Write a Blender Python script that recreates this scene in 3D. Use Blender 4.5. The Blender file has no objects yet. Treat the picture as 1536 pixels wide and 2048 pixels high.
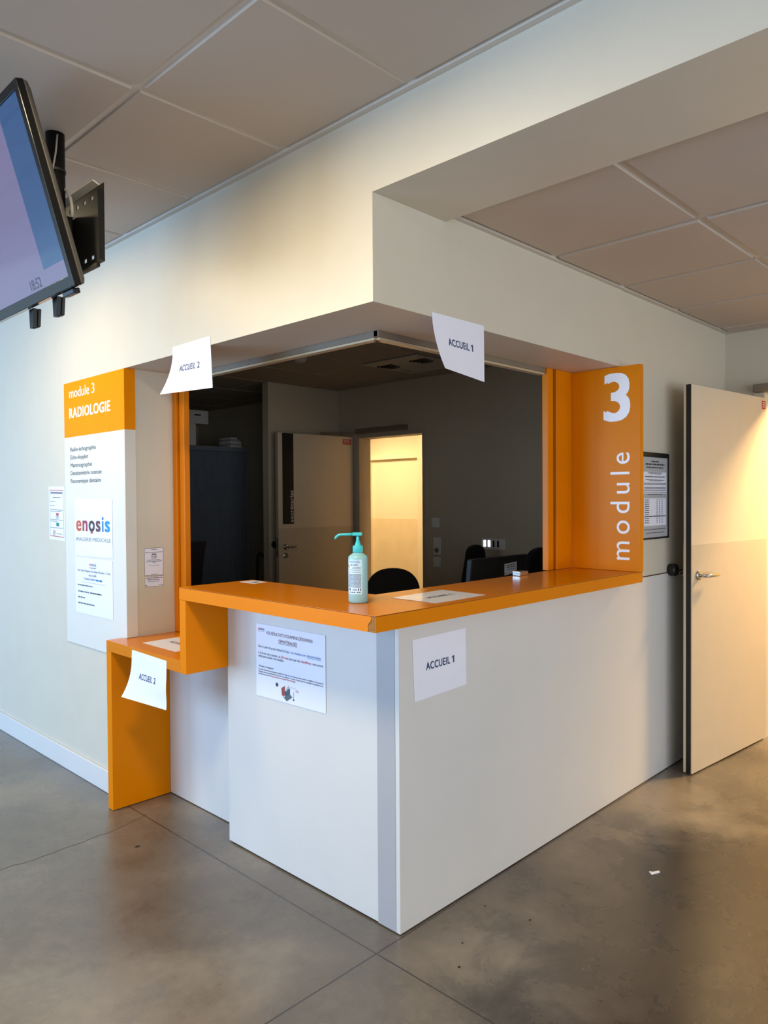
import bpy, bmesh, math, random
from mathutils import Vector, Matrix
S = bpy.context.scene
COL = S.collection
R_ = math.radians

# ------------------------------------------------------------------ camera
cam_d = bpy.data.cameras.new('camera')
cam_d.sensor_fit = 'VERTICAL'; cam_d.sensor_height = 36.0; cam_d.sensor_width = 27.0
cam_d.lens = 1481.75 / 2048 * 36.0
cam_d.clip_start = 0.05; cam_d.clip_end = 60
cam = bpy.data.objects.new('camera', cam_d); COL.objects.link(cam)
_y, _p, _r = R_(44.1382), R_(-1.0373), R_(-0.3801)
_F = Vector((math.cos(_p)*math.cos(_y), math.cos(_p)*math.sin(_y), math.sin(_p)))
_R = Vector((math.sin(_y), -math.cos(_y), 0)); _U = _R.cross(_F)
_R2 = _R*math.cos(_r) + _U*math.sin(_r); _U2 = _U*math.cos(_r) - _R*math.sin(_r)
m = Matrix((( _R2.x, _U2.x, -_F.x, -1.7748), (_R2.y, _U2.y, -_F.y, -1.6596), (_R2.z, _U2.z, -_F.z, 1.45), (0, 0, 0, 1)))
cam.matrix_world = m
S.camera = cam

# ------------------------------------------------------------------ view, world, lights
S.view_settings.view_transform = 'Standard'; S.view_settings.look = 'None'
S.view_settings.gamma = 1.0; S.view_settings.use_curve_mapping = False
S.view_settings.exposure = 0.0
w = bpy.data.worlds.new('world'); S.world = w; w.use_nodes = True
w.node_tree.nodes['Background'].inputs[0].default_value = (0.62, 0.78, 1.0, 1)
w.node_tree.nodes['Background'].inputs[1].default_value = 0.6

def area(name, loc, to, sx, sy, power, color, spread=180):
    d = bpy.data.lights.new(name, 'AREA'); d.shape = 'RECTANGLE'; d.size = sx; d.size_y = sy
    d.energy = power; d.color = color; d.spread = R_(spread)
    o = bpy.data.objects.new(name, d); COL.objects.link(o); o.location = loc
    o.rotation_euler = (Vector(to) - Vector(loc)).to_track_quat('-Z', 'Z').to_euler()
    return o
def spot(name, loc, to, power, color, ang, blend, rad):
    d = bpy.data.lights.new(name, 'SPOT'); d.energy = power; d.color = color
    d.spot_size = R_(ang); d.spot_blend = blend; d.shadow_soft_size = rad
    o = bpy.data.objects.new(name, d); COL.objects.link(o); o.location = loc
    o.rotation_euler = (Vector(to) - Vector(loc)).to_track_quat('-Z', 'Z').to_euler()
    return o
DAY = (0.40, 0.68, 1.08)
DAYN = (0.86, 0.93, 1.0)
WARM = (1.0, 0.64, 0.28)
HALL = (1.0, 0.80, 0.50)
# daylight through the glazing of the hall, on the side behind and left of the viewer
for i, (yc, wd, pw, cl) in enumerate(((6.0, 2.6, 260, DAY), (3.2, 2.6, 165, DAY), (0.4, 2.6, 34, DAYN), (-2.4, 2.6, 20, DAYN))):
    area('daylight_window', (-5.95, yc, 1.35), (0, yc, 1.35), wd, 2.2, pw, cl)
for xc in (-3.7, -1.1, 1.5):
    area('daylight_window', (xc, -4.95, 1.25), (xc, 0, 1.25), 2.2, 2.0, 46, (0.92, 0.96, 1.0))
# warm recessed ceiling downlights of the hall
for (x, y, pw, cl) in ((-1.20, -0.02, 42, HALL), (-1.0, 1.95, 27, HALL)):
    area('hall_downlight', (x, y, 2.655), (x, y, 0), 0.40, 0.40, pw, cl)
# warm ceiling lamps of the lit corridor behind the office
area('corridor_lamp', (3.60, -1.0, 2.46), (3.60, -1.0, 0), 0.4, 0.4, 140, WARM)
area('corridor_lamp', (4.1, 4.9, 2.46), (4.1, 4.9, 0), 0.6, 0.6, 56, (1.0, 0.72, 0.41))

# ------------------------------------------------------------------ materials
def lin(c):
    return tuple((v/255/12.92 if v/255 <= 0.04045 else ((v/255+0.055)/1.055)**2.4) for v in c)
MATS = {}
def mat(name, rgb, rough=0.5, coat=0.0, metal=0.0, var=0.04, scale=6.0, bump=0.0, bscale=200.0, trans=0.0, emit=None, spec=0.5, coat_rough=0.05):
    if name in MATS: return MATS[name]
    m = bpy.data.materials.new(name); m.use_nodes = True; nt = m.node_tree; b = nt.nodes['Principled BSDF']
    c = lin(rgb)
    tc = nt.nodes.new('ShaderNodeTexCoord'); nz = nt.nodes.new('ShaderNodeTexNoise')
    nz.inputs['Scale'].default_value = scale; nz.inputs['Detail'].default_value = 5
    nt.links.new(tc.outputs['Object'], nz.inputs['Vector'])
    rp = nt.nodes.new('ShaderNodeValToRGB')
    rp.color_ramp.elements[0].position = 0.3; rp.color_ramp.elements[1].position = 0.7
    rp.color_ramp.elements[0].color = (*[v*(1-var) for v in c], 1); rp.color_ramp.elements[1].color = (*[min(1, v*(1+var)) for v in c], 1)
    nt.links.new(nz.outputs['Fac'], rp.inputs['Fac']); nt.links.new(rp.outputs['Color'], b.inputs['Base Color'])
    b.inputs['Roughness'].default_value = rough; b.inputs['Metallic'].default_value = metal
    b.inputs['Coat Weight'].default_value = coat; b.inputs['Coat Roughness'].default_value = coat_rough
    b.inputs['Specular IOR Level'].default_value = spec
    b.inputs['Transmission Weight'].default_value = trans
    if bump:
        n2 = nt.nodes.new('ShaderNodeTexNoise'); n2.inputs['Scale'].default_value = bscale; n2.inputs['Detail'].default_value = 4
        bp = nt.nodes.new('ShaderNodeBump'); bp.inputs['Strength'].default_value = bump; bp.inputs['Distance'].default_value = 0.002
        nt.links.new(tc.outputs['Object'], n2.inputs['Vector']); nt.links.new(n2.outputs['Fac'], bp.inputs['Height']); nt.links.new(bp.outputs['Normal'], b.inputs['Normal'])
    if emit:
        b.inputs['Emission Color'].default_value = (*lin(emit[0]), 1); b.inputs['Emission Strength'].default_value = emit[1]
    MATS[name] = m
    return m
WALL = mat('white_wall_paint', (206, 199, 183), 0.42, var=0.015, bump=0.12, bscale=260)
OFFW = mat('office_wall_paint', (200, 190, 168), 0.5, var=0.02, bump=0.1)
TILE = mat('ceiling_tile', (190, 177, 164), 0.9, var=0.02, scale=3, bump=0.1, bscale=500)
RAIL = mat('ceiling_rail', (204, 197, 187), 0.55, var=0.02)
LAM = mat('white_laminate', (212, 211, 209), 0.38, var=0.012, bump=0.03)
LAMG = mat('grey_edge_laminate', (170, 170, 174), 0.4, var=0.02)
DADO = mat('grey_dado_sheet', (206, 203, 200), 0.45, var=0.02)
ORG = mat('orange_laminate', (218, 126, 0), 0.3, var=0.03, scale=2, spec=0.08)
ORGT = mat('orange_worktop', (206, 120, 0), 0.2, var=0.04, scale=3, spec=0.18)
ORGF = mat('orange_frame_paint', (218, 124, 0), 0.35, var=0.03, spec=0.2)
GAP = mat('joint_brown', (70, 32, 12), 0.8)
CHIP = mat('chipboard', (150, 105, 55), 0.95, var=0.45, scale=260, bump=0.8, bscale=300)
BLACK = mat('black_plastic', (14, 14, 15), 0.45, var=0.1)
BLKM = mat('black_metal', (7, 7, 8), 0.55, var=0.1, spec=0.25)
BLKF = mat('black_fabric', (9, 9, 10), 0.95, var=0.15, scale=60)
CHROME = mat('brushed_steel', (190, 188, 184), 0.22, metal=1.0, var=0.05)
TRACK = mat('taupe_aluminium', (124, 112, 96), 0.5, metal=0.0, var=0.03)
TRACKL = mat('pale_aluminium', (200, 182, 148), 0.35, metal=0.1, var=0.03)
PAPER = mat('laminated_paper', (234, 237, 252), 0.45, coat=0.6, var=0.012, scale=10, bump=0.25, bscale=18, coat_rough=0.08)
SHEET = mat('plain_paper', (230, 233, 248), 0.6, coat=0.15, var=0.015, scale=10)
GREYP = mat('grey_printed_paper', (176, 178, 184), 0.5, coat=0.3, var=0.03)
def ink(name, rgb): return mat('ink_' + name, rgb, 0.5, var=0.02)
NAVY = ink('navy', (24, 52, 104)); INKK = ink('black', (40, 42, 52)); INKG = ink('slate', (84, 98, 106))
MAROON = ink('maroon', (104, 28, 52)); INKB = ink('blue', (30, 112, 186)); INKR = ink('red', (196, 52, 48))
WHITEV = mat('white_vinyl', (240, 238, 238), 0.4, var=0.01)
DOORW = mat('door_white', (218, 204, 180), 0.34, var=0.015)
DOORB = mat('door_protection_sheet', (202, 188, 164), 0.45, var=0.02)
REDS = mat('red_label', (190, 24, 30), 0.5, var=0.05)

# ------------------------------------------------------------------ mesh builder
class MB:
    def __init__(s): s.v = []; s.f = []; s.m = []
    def add(s, vs, fs, mi=0):
        o = len(s.v); s.v += [Vector(v) for v in vs]; s.f += [tuple(i+o for i in f) for f in fs]; s.m += [mi]*len(fs); return s
    def box(s, x0, x1, y0, y1, z0, z1, mi=0):
        x0, x1 = min(x0, x1), max(x0, x1); y0, y1 = min(y0, y1), max(y0, y1); z0, z1 = min(z0, z1), max(z0, z1)
        return s.add([(x0,y0,z0),(x1,y0,z0),(x1,y1,z0),(x0,y1,z0),(x0,y0,z1),(x1,y0,z1),(x1,y1,z1),(x0,y1,z1)],
                     [(0,3,2,1),(4,5,6,7),(0,1,5,4),(1,2,6,5),(2,3,7,6),(3,0,4,7)], mi)
    def obox(s, o, ux, uy, uz, mi=0):     # oriented box from corner o with edge vectors
        o, ux, uy, uz = map(Vector, (o, ux, uy, uz))
        if ux.cross(uy).dot(uz) < 0: ux, uy = uy, ux
        P = [o, o+ux, o+ux+uy, o+uy, o+uz, o+ux+uz, o+ux+uy+uz, o+uy+uz]
        return s.add(P, [(0,3,2,1),(4,5,6,7),(0,1,5,4),(1,2,6,5),(2,3,7,6),(3,0,4,7)], mi)
    def prism(s, pts, d, mi=0):           # planar polygon (3D) extruded by vector d
        d = Vector(d); P = [Vector(p) for p in pts]; n = len(P)
        nrm = sum((P[i].cross(P[(i+1) % n]) for i in range(n)), Vector())
        if nrm.dot(d) > 0: P.reverse()
        Q = [p+d for p in P]
        return s.add(P+Q, [tuple(range(n)), tuple(range(2*n-1, n-1, -1))] + [(i, i+n, (i+1) % n+n, (i+1) % n) for i in range(n)], mi)
    def tube(s, path, r, seg=14, mi=0, cap=True, flat=1.0):
        path = [Vector(p) for p in path]; n = len(path); rr = r if isinstance(r, (list, tuple)) else [r]*n
        rings = []; up = None
        for i, p in enumerate(path):
            t = (path[min(i+1, n-1)] - path[max(i-1, 0)]).normalized()
            if up is None: up = Vector((0,0,1)) if abs(t.z) < .9 else Vector((1,0,0))
            a = t.cross(up).normalized(); b = a.cross(t).normalized(); up = b
            rings.append([p + (a*math.cos(2*math.pi*k/seg) + b*math.sin(2*math.pi*k/seg)*flat)*rr[i] for k in range(seg)])
        vs = [v for rg in rings for v in rg]; fs = []
        for i in range(n-1):
            for k in range(seg):
                k2 = (k+1) % seg; fs.append((i*seg+k, i*seg+k2, (i+1)*seg+k2, (i+1)*seg+k))
        if cap: fs += [tuple(range(seg-1, -1, -1)), tuple((n-1)*seg+k for k in range(seg))]
        return s.add(vs, fs, mi)
    def lathe(s, c, prof, seg=32, mi=0, axis=(0,0,1)):   # prof: (radius, height) along axis from c
        ax = Vector(axis).normalized(); c = Vector(c)
        a = ax.orthogonal().normalized(); b = ax.cross(a)
        vs = []; fs = []; n = len(prof)
        for r, h in prof:
            for k in range(seg):
                t = 2*math.pi*k/seg; vs.append(c + ax*h + (a*math.cos(t)+b*math.sin(t))*max(r, 1e-5))
        for i in range(n-1):
            for k in range(seg):
                k2 = (k+1) % seg; fs.append((i*seg+k, i*seg+k2, (i+1)*seg+k2, (i+1)*seg+k))
        fs += [tuple(range(seg-1, -1, -1)), tuple((n-1)*seg+k for k in range(seg))]
        return s.add(vs, fs, mi)
WORLD0 = {}
def obj(name, mb, mats, parent=None, bevel=0.0, smooth=False, subd=0, origin=None):
    if not isinstance(mats, (list, tuple)): mats = [mats]
    if parent is not None: org = WORLD0[parent.name]
    elif origin is not None: org = Vector(origin)
    else:
        xs = [v.x for v in mb.v]; ys = [v.y for v in mb.v]; zs = [v.z for v in mb.v]
        org = Vector(((min(xs)+max(xs))/2, (min(ys)+max(ys))/2, min(zs)))
    me = bpy.data.meshes.new(name)
    me.from_pydata([tuple(v-org) for v in mb.v], [], mb.f); me.update()
    for mt in mats: me.materials.append(mt)
    for p, i in zip(me.polygons, mb.m): p.material_index = i; p.use_smooth = smooth
    o = bpy.data.objects.new(name, me); COL.objects.link(o)
    WORLD0[o.name] = org
    if parent is not None: o.parent = parent
    else: o.location = org
    if bevel:
        md = o.modifiers.new('bevel', 'BEVEL'); md.width = bevel; md.segments = 2; md.limit_method = 'ANGLE'; md.angle_limit = R_(40); md.harden_normals = False
    if subd:
        md = o.modifiers.new('subd', 'SUBSURF'); md.levels = subd; md.render_levels = subd
    return o
def thing(name, loc, label, cat, group=None):
    o = bpy.data.objects.new(name, None); COL.objects.link(o); o.location = loc; o.empty_display_size = 0.05
    WORLD0[o.name] = Vector(loc); return tag(o, label, cat, group)
def tag(o, label, cat, group=None):
    o['label'] = label; o['category'] = cat
    if group: o['group'] = group
    return o
def struct(o): o['kind'] = 'structure'; return o

# ------------------------------------------------------------------ lettering
_tc = {}
def text2d(s, bold=0.0, space=1.0):
    k = (s, bold, space)
    if k in _tc: return _tc[k]
    cu = bpy.data.curves.new('t', 'FONT'); cu.body = s; cu.size = 1.0; cu.resolution_u = 4; cu.offset = bold; cu.space_character = space; cu.fill_mode = 'FRONT'
    o = bpy.data.objects.new('t', cu); COL.objects.link(o)
    dg = bpy.context.evaluated_depsgraph_get(); dg.update()
    me = o.evaluated_get(dg).to_mesh()
    vs = [(v.co.x, v.co.y) for v in me.vertices]; fs = [tuple(p.vertices) for p in me.polygons]
    o.evaluated_get(dg).to_mesh_clear(); bpy.data.objects.remove(o); bpy.data.curves.remove(cu)
    _tc[k] = (vs, fs); return vs, fs
def cap_h(bold=0.0):
    vs, _ = text2d('H', bold); return max(v[1] for v in vs)
def letter(mb, s, P, a0, b0, width, cap, bold=0.0, mi=0, space=1.0):
    """P(a,b) -> 3D; a to the right, b upwards. Text starts at a0 with baseline b0; fits width and cap height."""
    vs, fs = text2d(s, 0.0, 1.08 if bold >= 0.02 and space == 1.0 else space)
    if not vs: return
    x0 = min(v[0] for v in vs)-bold; x1 = max(v[0] for v in vs)+bold; ch = cap_h(0.0)+1.2*bold
    sx = width/(x1-x0); sy = cap/ch
    # heavier weights are struck several times, each a hair above the last
    hits = [(0, 0)] if bold < 0.003 else [(-1, -.6), (-1, .6), (1, -.6), (1, .6), (0, 0)]
    for k, (hx_, hy_) in enumerate(hits):
        out = []
        for x, y in vs:
            a = a0 + (x+hx_*bold-x0)*sx; b = b0 + (y+(hy_+.6)*bold)*sy
            p = P(a, b)
            if k:
                e = 0.002; n = (P(a+e, b)-p).cross(P(a, b+e)-p)
                p = p + n.normalized()*(k*3e-5)
            out.append(p)
        mb.add(out, fs, mi)
def plane(o, u, v, off=0.0):
    o, u, v = Vector(o), Vector(u).normalized(), Vector(v).normalized(); n = u.cross(v)
    return lambda a, b: o + u*a + v*b + n*off
def quad(mb, P, a0, b0, a1, b1, mi=0):
    mb.add([P(a0, b0), P(a1, b0), P(a1, b1), P(a0, b1)], [(0, 1, 2, 3)], mi)
def bars(mb, P, a0, b0, w, h, rnd, mi=0, wmin=0.02, wmax=0.07):
    """a line of unreadably small print: word-length dashes"""
    a = a0
    while a < a0 + w:
        l = min(rnd.uniform(wmin, wmax)*1.0, a0+w-a)
        quad(mb, P, a, b0, a+l, b0+h, mi); a += l + h*0.6

# ================================================================== STRUCTURE
HB, BB, ZC, ZC2, ZCO = 2.0735, 2.417, 2.674, 2.440, 2.50     # header bottom, beam bottom, ceilings (hall, corridor, office)
WX = -0.108                                                  # face of the long wall
# ---- floor
def floor_mat():
    m = bpy.data.materials.new('polished_concrete'); m.use_nodes = True; nt = m.node_tree; b = nt.nodes['Principled BSDF']; b.inputs['Coat Weight'].default_value = 0.5; b.inputs['Coat Roughness'].default_value = 0.36
    N = nt.nodes.new; L = nt.links.new
    tc = N('ShaderNodeTexCoord'); sep = N('ShaderNodeSeparateXYZ'); L(tc.outputs['Object'], sep.inputs[0])
    def noise(sc, det, dist=0.0, rough=0.55):
        n = N('ShaderNodeTexNoise'); n.inputs['Scale'].default_value = sc; n.inputs['Detail'].default_value = det
        n.inputs['Distortion'].default_value = dist; n.inputs['Roughness'].default_value = rough; L(tc.outputs['Object'], n.inputs['Vector']); return n
    n1 = noise(0.9, 5, 0.4); n2 = noise(3.6, 9, 0.35, 0.66); n3 = noise(30, 6, 0.2, 0.6); n4 = noise(160, 3)
    def math_(op, a, bb, clamp=False):
        n = N('ShaderNodeMath'); n.operation = op; n.use_clamp = clamp
        for i, x in enumerate((a, bb)):
            if isinstance(x, (int, float)): n.inputs[i].default_value = x
            else: L(x, n.inputs[i])
        return n.outputs[0]
    s = math_('MULTIPLY', n1.outputs['Fac'], 0.62); s = math_('ADD', s, math_('MULTIPLY', n2.outputs['Fac'], 0.24)); s = math_('ADD', s, math_('MULTIPLY', n3.outputs['Fac'], 0.09)); s = math_('ADD', s, math_('MULTIPLY', n4.outputs['Fac'], 0.05))
    rp = N('ShaderNodeValToRGB'); e = rp.color_ramp.elements
    e[0].position = 0.36; e[0].color = (*lin((68, 62, 55)), 1); e[1].position = 0.64; e[1].color = (*lin((138, 129, 115)), 1)
    e2 = e.new(0.5); e2.color = (*lin((101, 94, 84)), 1)
    L(s, rp.inputs['Fac'])
    # saw-cut joints (dark grooves) and the dirt that gathers along them
    dx = math_('ABSOLUTE', math_('ADD', sep.outputs['X'], 0.1225), 0); dy = math_('ABSOLUTE', math_('ADD', sep.outputs['Y'], 0.0095), 0)
    d = math_('MINIMUM', dx, dy)
    groove = math_('SUBTRACT', 1.0, math_('DIVIDE', d, 0.0036), True)
    groove = math_('MULTIPLY', groove, 1.6, True)
    dirt = math_('SUBTRACT', 1.0, math_('DIVIDE', d, 0.13), True)
    dirt = math_('MULTIPLY', dirt, math_('MULTIPLY', math_('SUBTRACT', n2.outputs['Fac'], 0.38, True), 2.6, True), True)
    mx = N('ShaderNodeMix'); mx.data_type = 'RGBA'; L(math_('MULTIPLY', dirt, 0.75), mx.inputs['Factor']); L(rp.outputs['Color'], mx.inputs['A']); mx.inputs['B'].default_value = (*lin((78, 69, 60)), 1)
    # dark mottling plus painted-in shade beside the desk, with a cloudy edge
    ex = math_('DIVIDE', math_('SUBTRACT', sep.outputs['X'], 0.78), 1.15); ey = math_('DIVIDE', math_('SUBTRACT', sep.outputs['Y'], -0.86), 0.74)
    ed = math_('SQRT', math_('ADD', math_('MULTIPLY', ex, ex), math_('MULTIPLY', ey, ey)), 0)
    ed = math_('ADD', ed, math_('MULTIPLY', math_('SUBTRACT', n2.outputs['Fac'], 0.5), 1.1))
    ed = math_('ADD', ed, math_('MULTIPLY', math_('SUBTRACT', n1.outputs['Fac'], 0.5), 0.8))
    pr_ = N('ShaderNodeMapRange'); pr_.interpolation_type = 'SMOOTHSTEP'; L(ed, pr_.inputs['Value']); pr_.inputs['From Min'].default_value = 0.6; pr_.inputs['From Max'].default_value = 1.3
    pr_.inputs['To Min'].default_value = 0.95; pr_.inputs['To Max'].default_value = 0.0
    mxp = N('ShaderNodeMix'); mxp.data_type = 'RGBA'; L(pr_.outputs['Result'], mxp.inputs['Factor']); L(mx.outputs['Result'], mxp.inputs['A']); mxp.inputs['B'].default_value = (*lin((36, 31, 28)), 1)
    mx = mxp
    mx2 = N('ShaderNodeMix'); mx2.data_type = 'RGBA'; L(groove, mx2.inputs['Factor']); L(mx.outputs['Result'], mx2.inputs['A']); mx2.inputs['B'].default_value = (*lin((34, 26, 20)), 1)
    L(mx2.outputs['Result'], b.inputs['Base Color'])
    rr = N('ShaderNodeMapRange'); L(n2.outputs['Fac'], rr.inputs['Value']); rr.inputs['From Min'].default_value = 0.3; rr.inputs['From Max'].default_value = 0.7
    rr.inputs['To Min'].default_value = 0.2; rr.inputs['To Max'].default_value = 0.36; L(rr.outputs['Result'], b.inputs['Roughness'])
    bp = N('ShaderNodeBump'); bp.inputs['Strength'].default_value = 0.08; bp.inputs['Distance'].default_value = 0.002; L(n3.outputs['Fac'], bp.inputs['Height']); L(bp.outputs['Normal'], b.inputs['Normal'])
    return m
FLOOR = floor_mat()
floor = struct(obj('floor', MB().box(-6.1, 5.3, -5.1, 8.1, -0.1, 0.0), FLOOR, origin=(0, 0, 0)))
DARK = mat('crack_dark', (62, 54, 46), 0.9); SPOT = mat('stain_black', (24, 18, 16), 0.7)
rnd = random.Random(4)
def strip(mb, pts, wdt, z=0.0006):
    for i in range(len(pts)-1):
        a, b = Vector(pts[i]), Vector(pts[i+1]); t = (b-a).normalized(); n = Vector((-t.y, t.x, 0))*wdt/2
        mb.add([a-n, b-n, b+n, a+n], [(0, 1, 2, 3)])
ck = MB(); pts = []
key = [(-0.107, 1.501), (-0.19, 1.47), (-0.33, 1.445), (-0.467, 1.436), (-0.62, 1.43), (-0.761, 1.441), (-1.1, 1.47)]
for i in range(len(key)-1):
    for k in range(7):
        t = k/7; pts.append((key[i][0]*(1-t)+key[i+1][0]*t, key[i][1]*(1-t)+key[i+1][1]*t + rnd.uniform(-.006, .006), 0.0006))
strip(ck, pts, 0.0022)
obj('crack', ck, DARK, floor)
for (x, y, r) in ((-0.292, 1.231, 0.011), (0.34, -0.095, 0.004), (0.375, -0.259, 0.006), (0.111, -0.173, 0.004), (0.006, -0.242, 0.005), (0.70, -0.30, 0.004)):
    sm = MB(); n = 12
    sm.add([(x + r*rnd.uniform(.7, 1.2)*math.cos(6.283*k/n), y + 0.8*r*rnd.uniform(.7, 1.2)*math.sin(6.283*k/n), 0.0006) for k in range(n)], [tuple(range(n))])
    obj('stain', sm, SPOT, floor)

# ---- long wall with its header and the beam
wl = MB().box(WX, 0.181, 1.66, 8.0, 0, 2.78)
struct(obj('wall_left', wl, WALL))
hd = MB().prism([(WX, 0, HB), (1.58, 0, HB), (1.58, 0.36, HB), (0.252, 0.36, HB), (0.252, 1.66, HB), (WX, 1.66, HB)], (0, 0, 2.78-HB))
struct(obj('wall_header', hd, WALL))
struct(obj('trim_1', MB().box(WX, 0.252, -5.0, 0.0, BB, 2.78), WALL))          # beam
struct(obj('baseboard_left', MB().box(WX-0.012, WX-0.0002, 1.69, 8.0, 0, 0.11), LAM, bevel=0.003))
# ---- right wall beyond the sign, end wall with its doorway
struct(obj('wall_right', MB().box(1.5805, 2.95, 0.004, 0.33, 1.048, 2.78), WALL, bevel=0.001))
ew = MB()
ew.box(2.95, 3.10, -0.22, 0.30, 0, 2.78); ew.box(2.95, 3.10, -1.14, -0.22, 2.06, 2.78); ew.box(2.95, 3.10, -5.0, -1.14, 0, 2.78)
struct(obj('wall_end', ew, WALL))
# ---- hall shell behind the viewer
hs = MB(); z0, z1 = 0.25, 2.45
hs.box(-6.1, -6.0, -5.0, 8.0, 0, z0); hs.box(-6.1, -6.0, -5.0, 8.0, z1, 2.78)
for a, b in ((7.3, 8.0), (4.5, 4.7), (1.7, 1.9), (-1.1, -0.9), (-5.0, -3.7)): hs.box(-6.1, -6.0, a, b, z0, z1)
struct(obj('wall_window_side', hs, WALL))
bw = MB(); bw.box(-6.1, 5.2, -5.1, -5.0, 0, 0.2); bw.box(-6.1, 5.2, -5.1, -5.0, 2.3, 2.78)
for a, b in ((-6.1, -4.85), (-2.55, -2.25), (0.05, 0.35), (2.65, 5.2)): bw.box(a, b, -5.1, -5.0, 0.2, 2.3)
struct(obj('wall_back', bw, WALL))
struct(obj('wall_far', MB().box(-6.1, 0.252, 8.0, 8.1, 0, 2.78), WALL))

# ---- tiled ceilings
def tiles(name, xs, ys, z, gap=0.011, step=0.007, mats=None):
    mb = MB()
    mb.box(xs[0], xs[-1], ys[0], ys[-1], z+step, z+step+0.06, 1)
    for i in range(len(xs)-1):
        for j in range(len(ys)-1):
            x0, x1, y0, y1 = xs[i]+gap, xs[i+1]-gap, ys[j]+gap, ys[j+1]-gap
            dz = rnd.uniform(-0.0015, 0.0015)
            tx = rnd.uniform(-.0015, .0015)
            b = 0.004
            if x1-x0 < 0.03 or y1-y0 < 0.03: continue
            mb.add([(x0+b, y0+b, z+dz+tx), (x1-b, y0+b, z+dz-tx), (x1-b, y1-b, z+dz-tx), (x0+b, y1-b, z+dz+tx),
                    (x0, y0, z+step+.004), (x1, y0, z+step+.004), (x1, y1, z+step+.004), (x0, y1, z+step+.004)],
                   [(0, 3, 2, 1), (0, 1, 5, 4), (1, 2, 6, 5), (2, 3, 7, 6), (3, 0, 4, 7)], 0)
    return struct(obj(name, mb, mats or [TILE, RAIL]))
xs = [-6.0] + [-0.68-0.595*k for k in range(8, -1, -1)] + [WX-0.022]
ys = [-5.0] + [0.41+0.595*k for k in range(-9, 13)] + [8.0]
tiles('ceiling', xs, ys, ZC)
struct(obj('trim_2', MB().box(WX-0.022, WX-0.0003, -5.0, 8.0, ZC-0.004, ZC+0.02), RAIL, bevel=0.001))
tiles('ceiling_corridor', [0.274] + [0.93+0.612*k for k in range(0, 4)] + [2.928], [-5.0] + [-0.622-0.605*k for k in range(7, -1, -1)] + [-0.022], ZC2, gap=0.013, step=0.011)
ct = MB().box(0.2525, 2.9495, -0.022, 0.0035, ZC2-0.001, ZC2+0.02); ct.box(0.2525, 0.274, -5.0, -0.022, ZC2-0.001, ZC2+0.02); ct.box(2.928, 2.9495, -5.0, -0.022, ZC2-0.001, ZC2+0.02)
struct(obj('trim_3', ct, RAIL))
tiles('ceiling_office', [0.183, 0.44] + [1.045+0.602*k for k in range(0, 4)] + [3.11], [0.361, 0.69] + [1.295+0.603*k for k in range(0, 8)] + [6.2], ZCO, gap=0.007, mats=[mat('office_ceiling_tile', (176, 162, 142), 0.9, var=0.02), mat('office_rail', (120, 112, 100), 0.6)])

# ---- office shell
ow = MB()
ow.box(3.1105, 3.25, 0.33, 2.607, 0, 2.6); ow.box(3.1105, 3.25, 3.398, 8.0, 0, 2.6); ow.box(3.1105, 3.25, 2.607, 3.398, 2.02, 2.6)
struct(obj('wall_office_side', ow, OFFW))
struct(obj('wall_office_partition', MB().box(2.262, 3.11, 3.69, 3.775, 0, 2.499), OFFW, bevel=0.002))
struct(obj('wall_office_back', MB().box(0.253, 3.11, 6.2, 6.3, 0, 2.6), OFFW))
struct(obj('wall_office_front', MB().box(1.5805, 3.1, 0.331, 0.36, 0, 2.6), OFFW))
# ---- lit corridor behind the office
Y_ = mat('corridor_paint', (232, 220, 190), 0.6, var=0.01)
cw = MB(); cw.box(5.2, 5.3, -5.0, 8.0, 0, 2.6)
struct(obj('wall_corridor', cw, Y_))
struct(obj('trim_4', MB().box(4.95, 5.1995, 3.3, 4.30, 0, 2.499), Y_))
struct(obj('ceiling_rear_corridor', MB().box(3.25, 5.2, -5.0, 8.0, 2.5, 2.6), TILE))
struct(obj('wall_corridor_end', MB().box(3.11, 5.3, 8.0, 8.1, 0, 2.6), Y_))

# ---- doors
def lever(mb, o, n, along, L=0.13):
    """steel lever handle: rose at o, n = outward normal, along = lever direction"""
    o, n, along = Vector(o), Vector(n).normalized(), Vector(along).normalized()
    mb.lathe(o, [(0.0, 0.0), (0.026, 0.0), (0.026, 0.007), (0.022, 0.010), (0.0, 0.010)], 24, axis=n)
    p = [o+n*0.008, o+n*0.03, o+n*0.042+along*0.004, o+n*0.050+along*0.014, o+n*0.052+along*0.03, o+n*0.052+along*(L-0.01), o+n*0.050+along*L]
    mb.tube(p, [0.009, 0.009, 0.0095, 0.0098, 0.0098, 0.0098, 0.008], 14)
# right door (open against the wall): free edge near the sign, hinged on the end wall
d1 = thing('door_1', (2.075, -0.137, 0.0), 'white door standing wide open along the wall at the right edge', 'door'); struct(d1)
A = Vector((2.075, -0.137, 0.008)); ux = Vector((2.975, -0.222, 0.008)) - A; LW = ux.length; ux = ux/LW; nx = Vector((-ux.y, ux.x, 0)); up = Vector((0, 0, 1))
lf = MB(); lf.obox(A, ux*LW, nx*0.044, up*2.022)
leaf = obj('leaf', lf, DOORW, d1, bevel=0.0015)
ed = MB(); ed.obox(A - ux*0.0012 + nx*0.004, ux*0.0012, nx*0.026, up*2.022); obj('edge_seal', ed, BLACK, d1)['label'] = 'black seal strip down the free edge'
ps = MB(); ps.obox(A - nx*0.0015 + ux*0.001, ux*(LW-0.002), nx*0.0014, up*1.190); obj('protection_sheet', ps, DOORB, d1)['label'] = 'beige protection sheet on the lower half'
ps = MB(); ps.obox(A + nx*0.0441 + ux*0.001, ux*(LW-0.002), nx*0.0014, up*1.190); obj('protection_sheet', ps, DOORB, d1)
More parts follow.
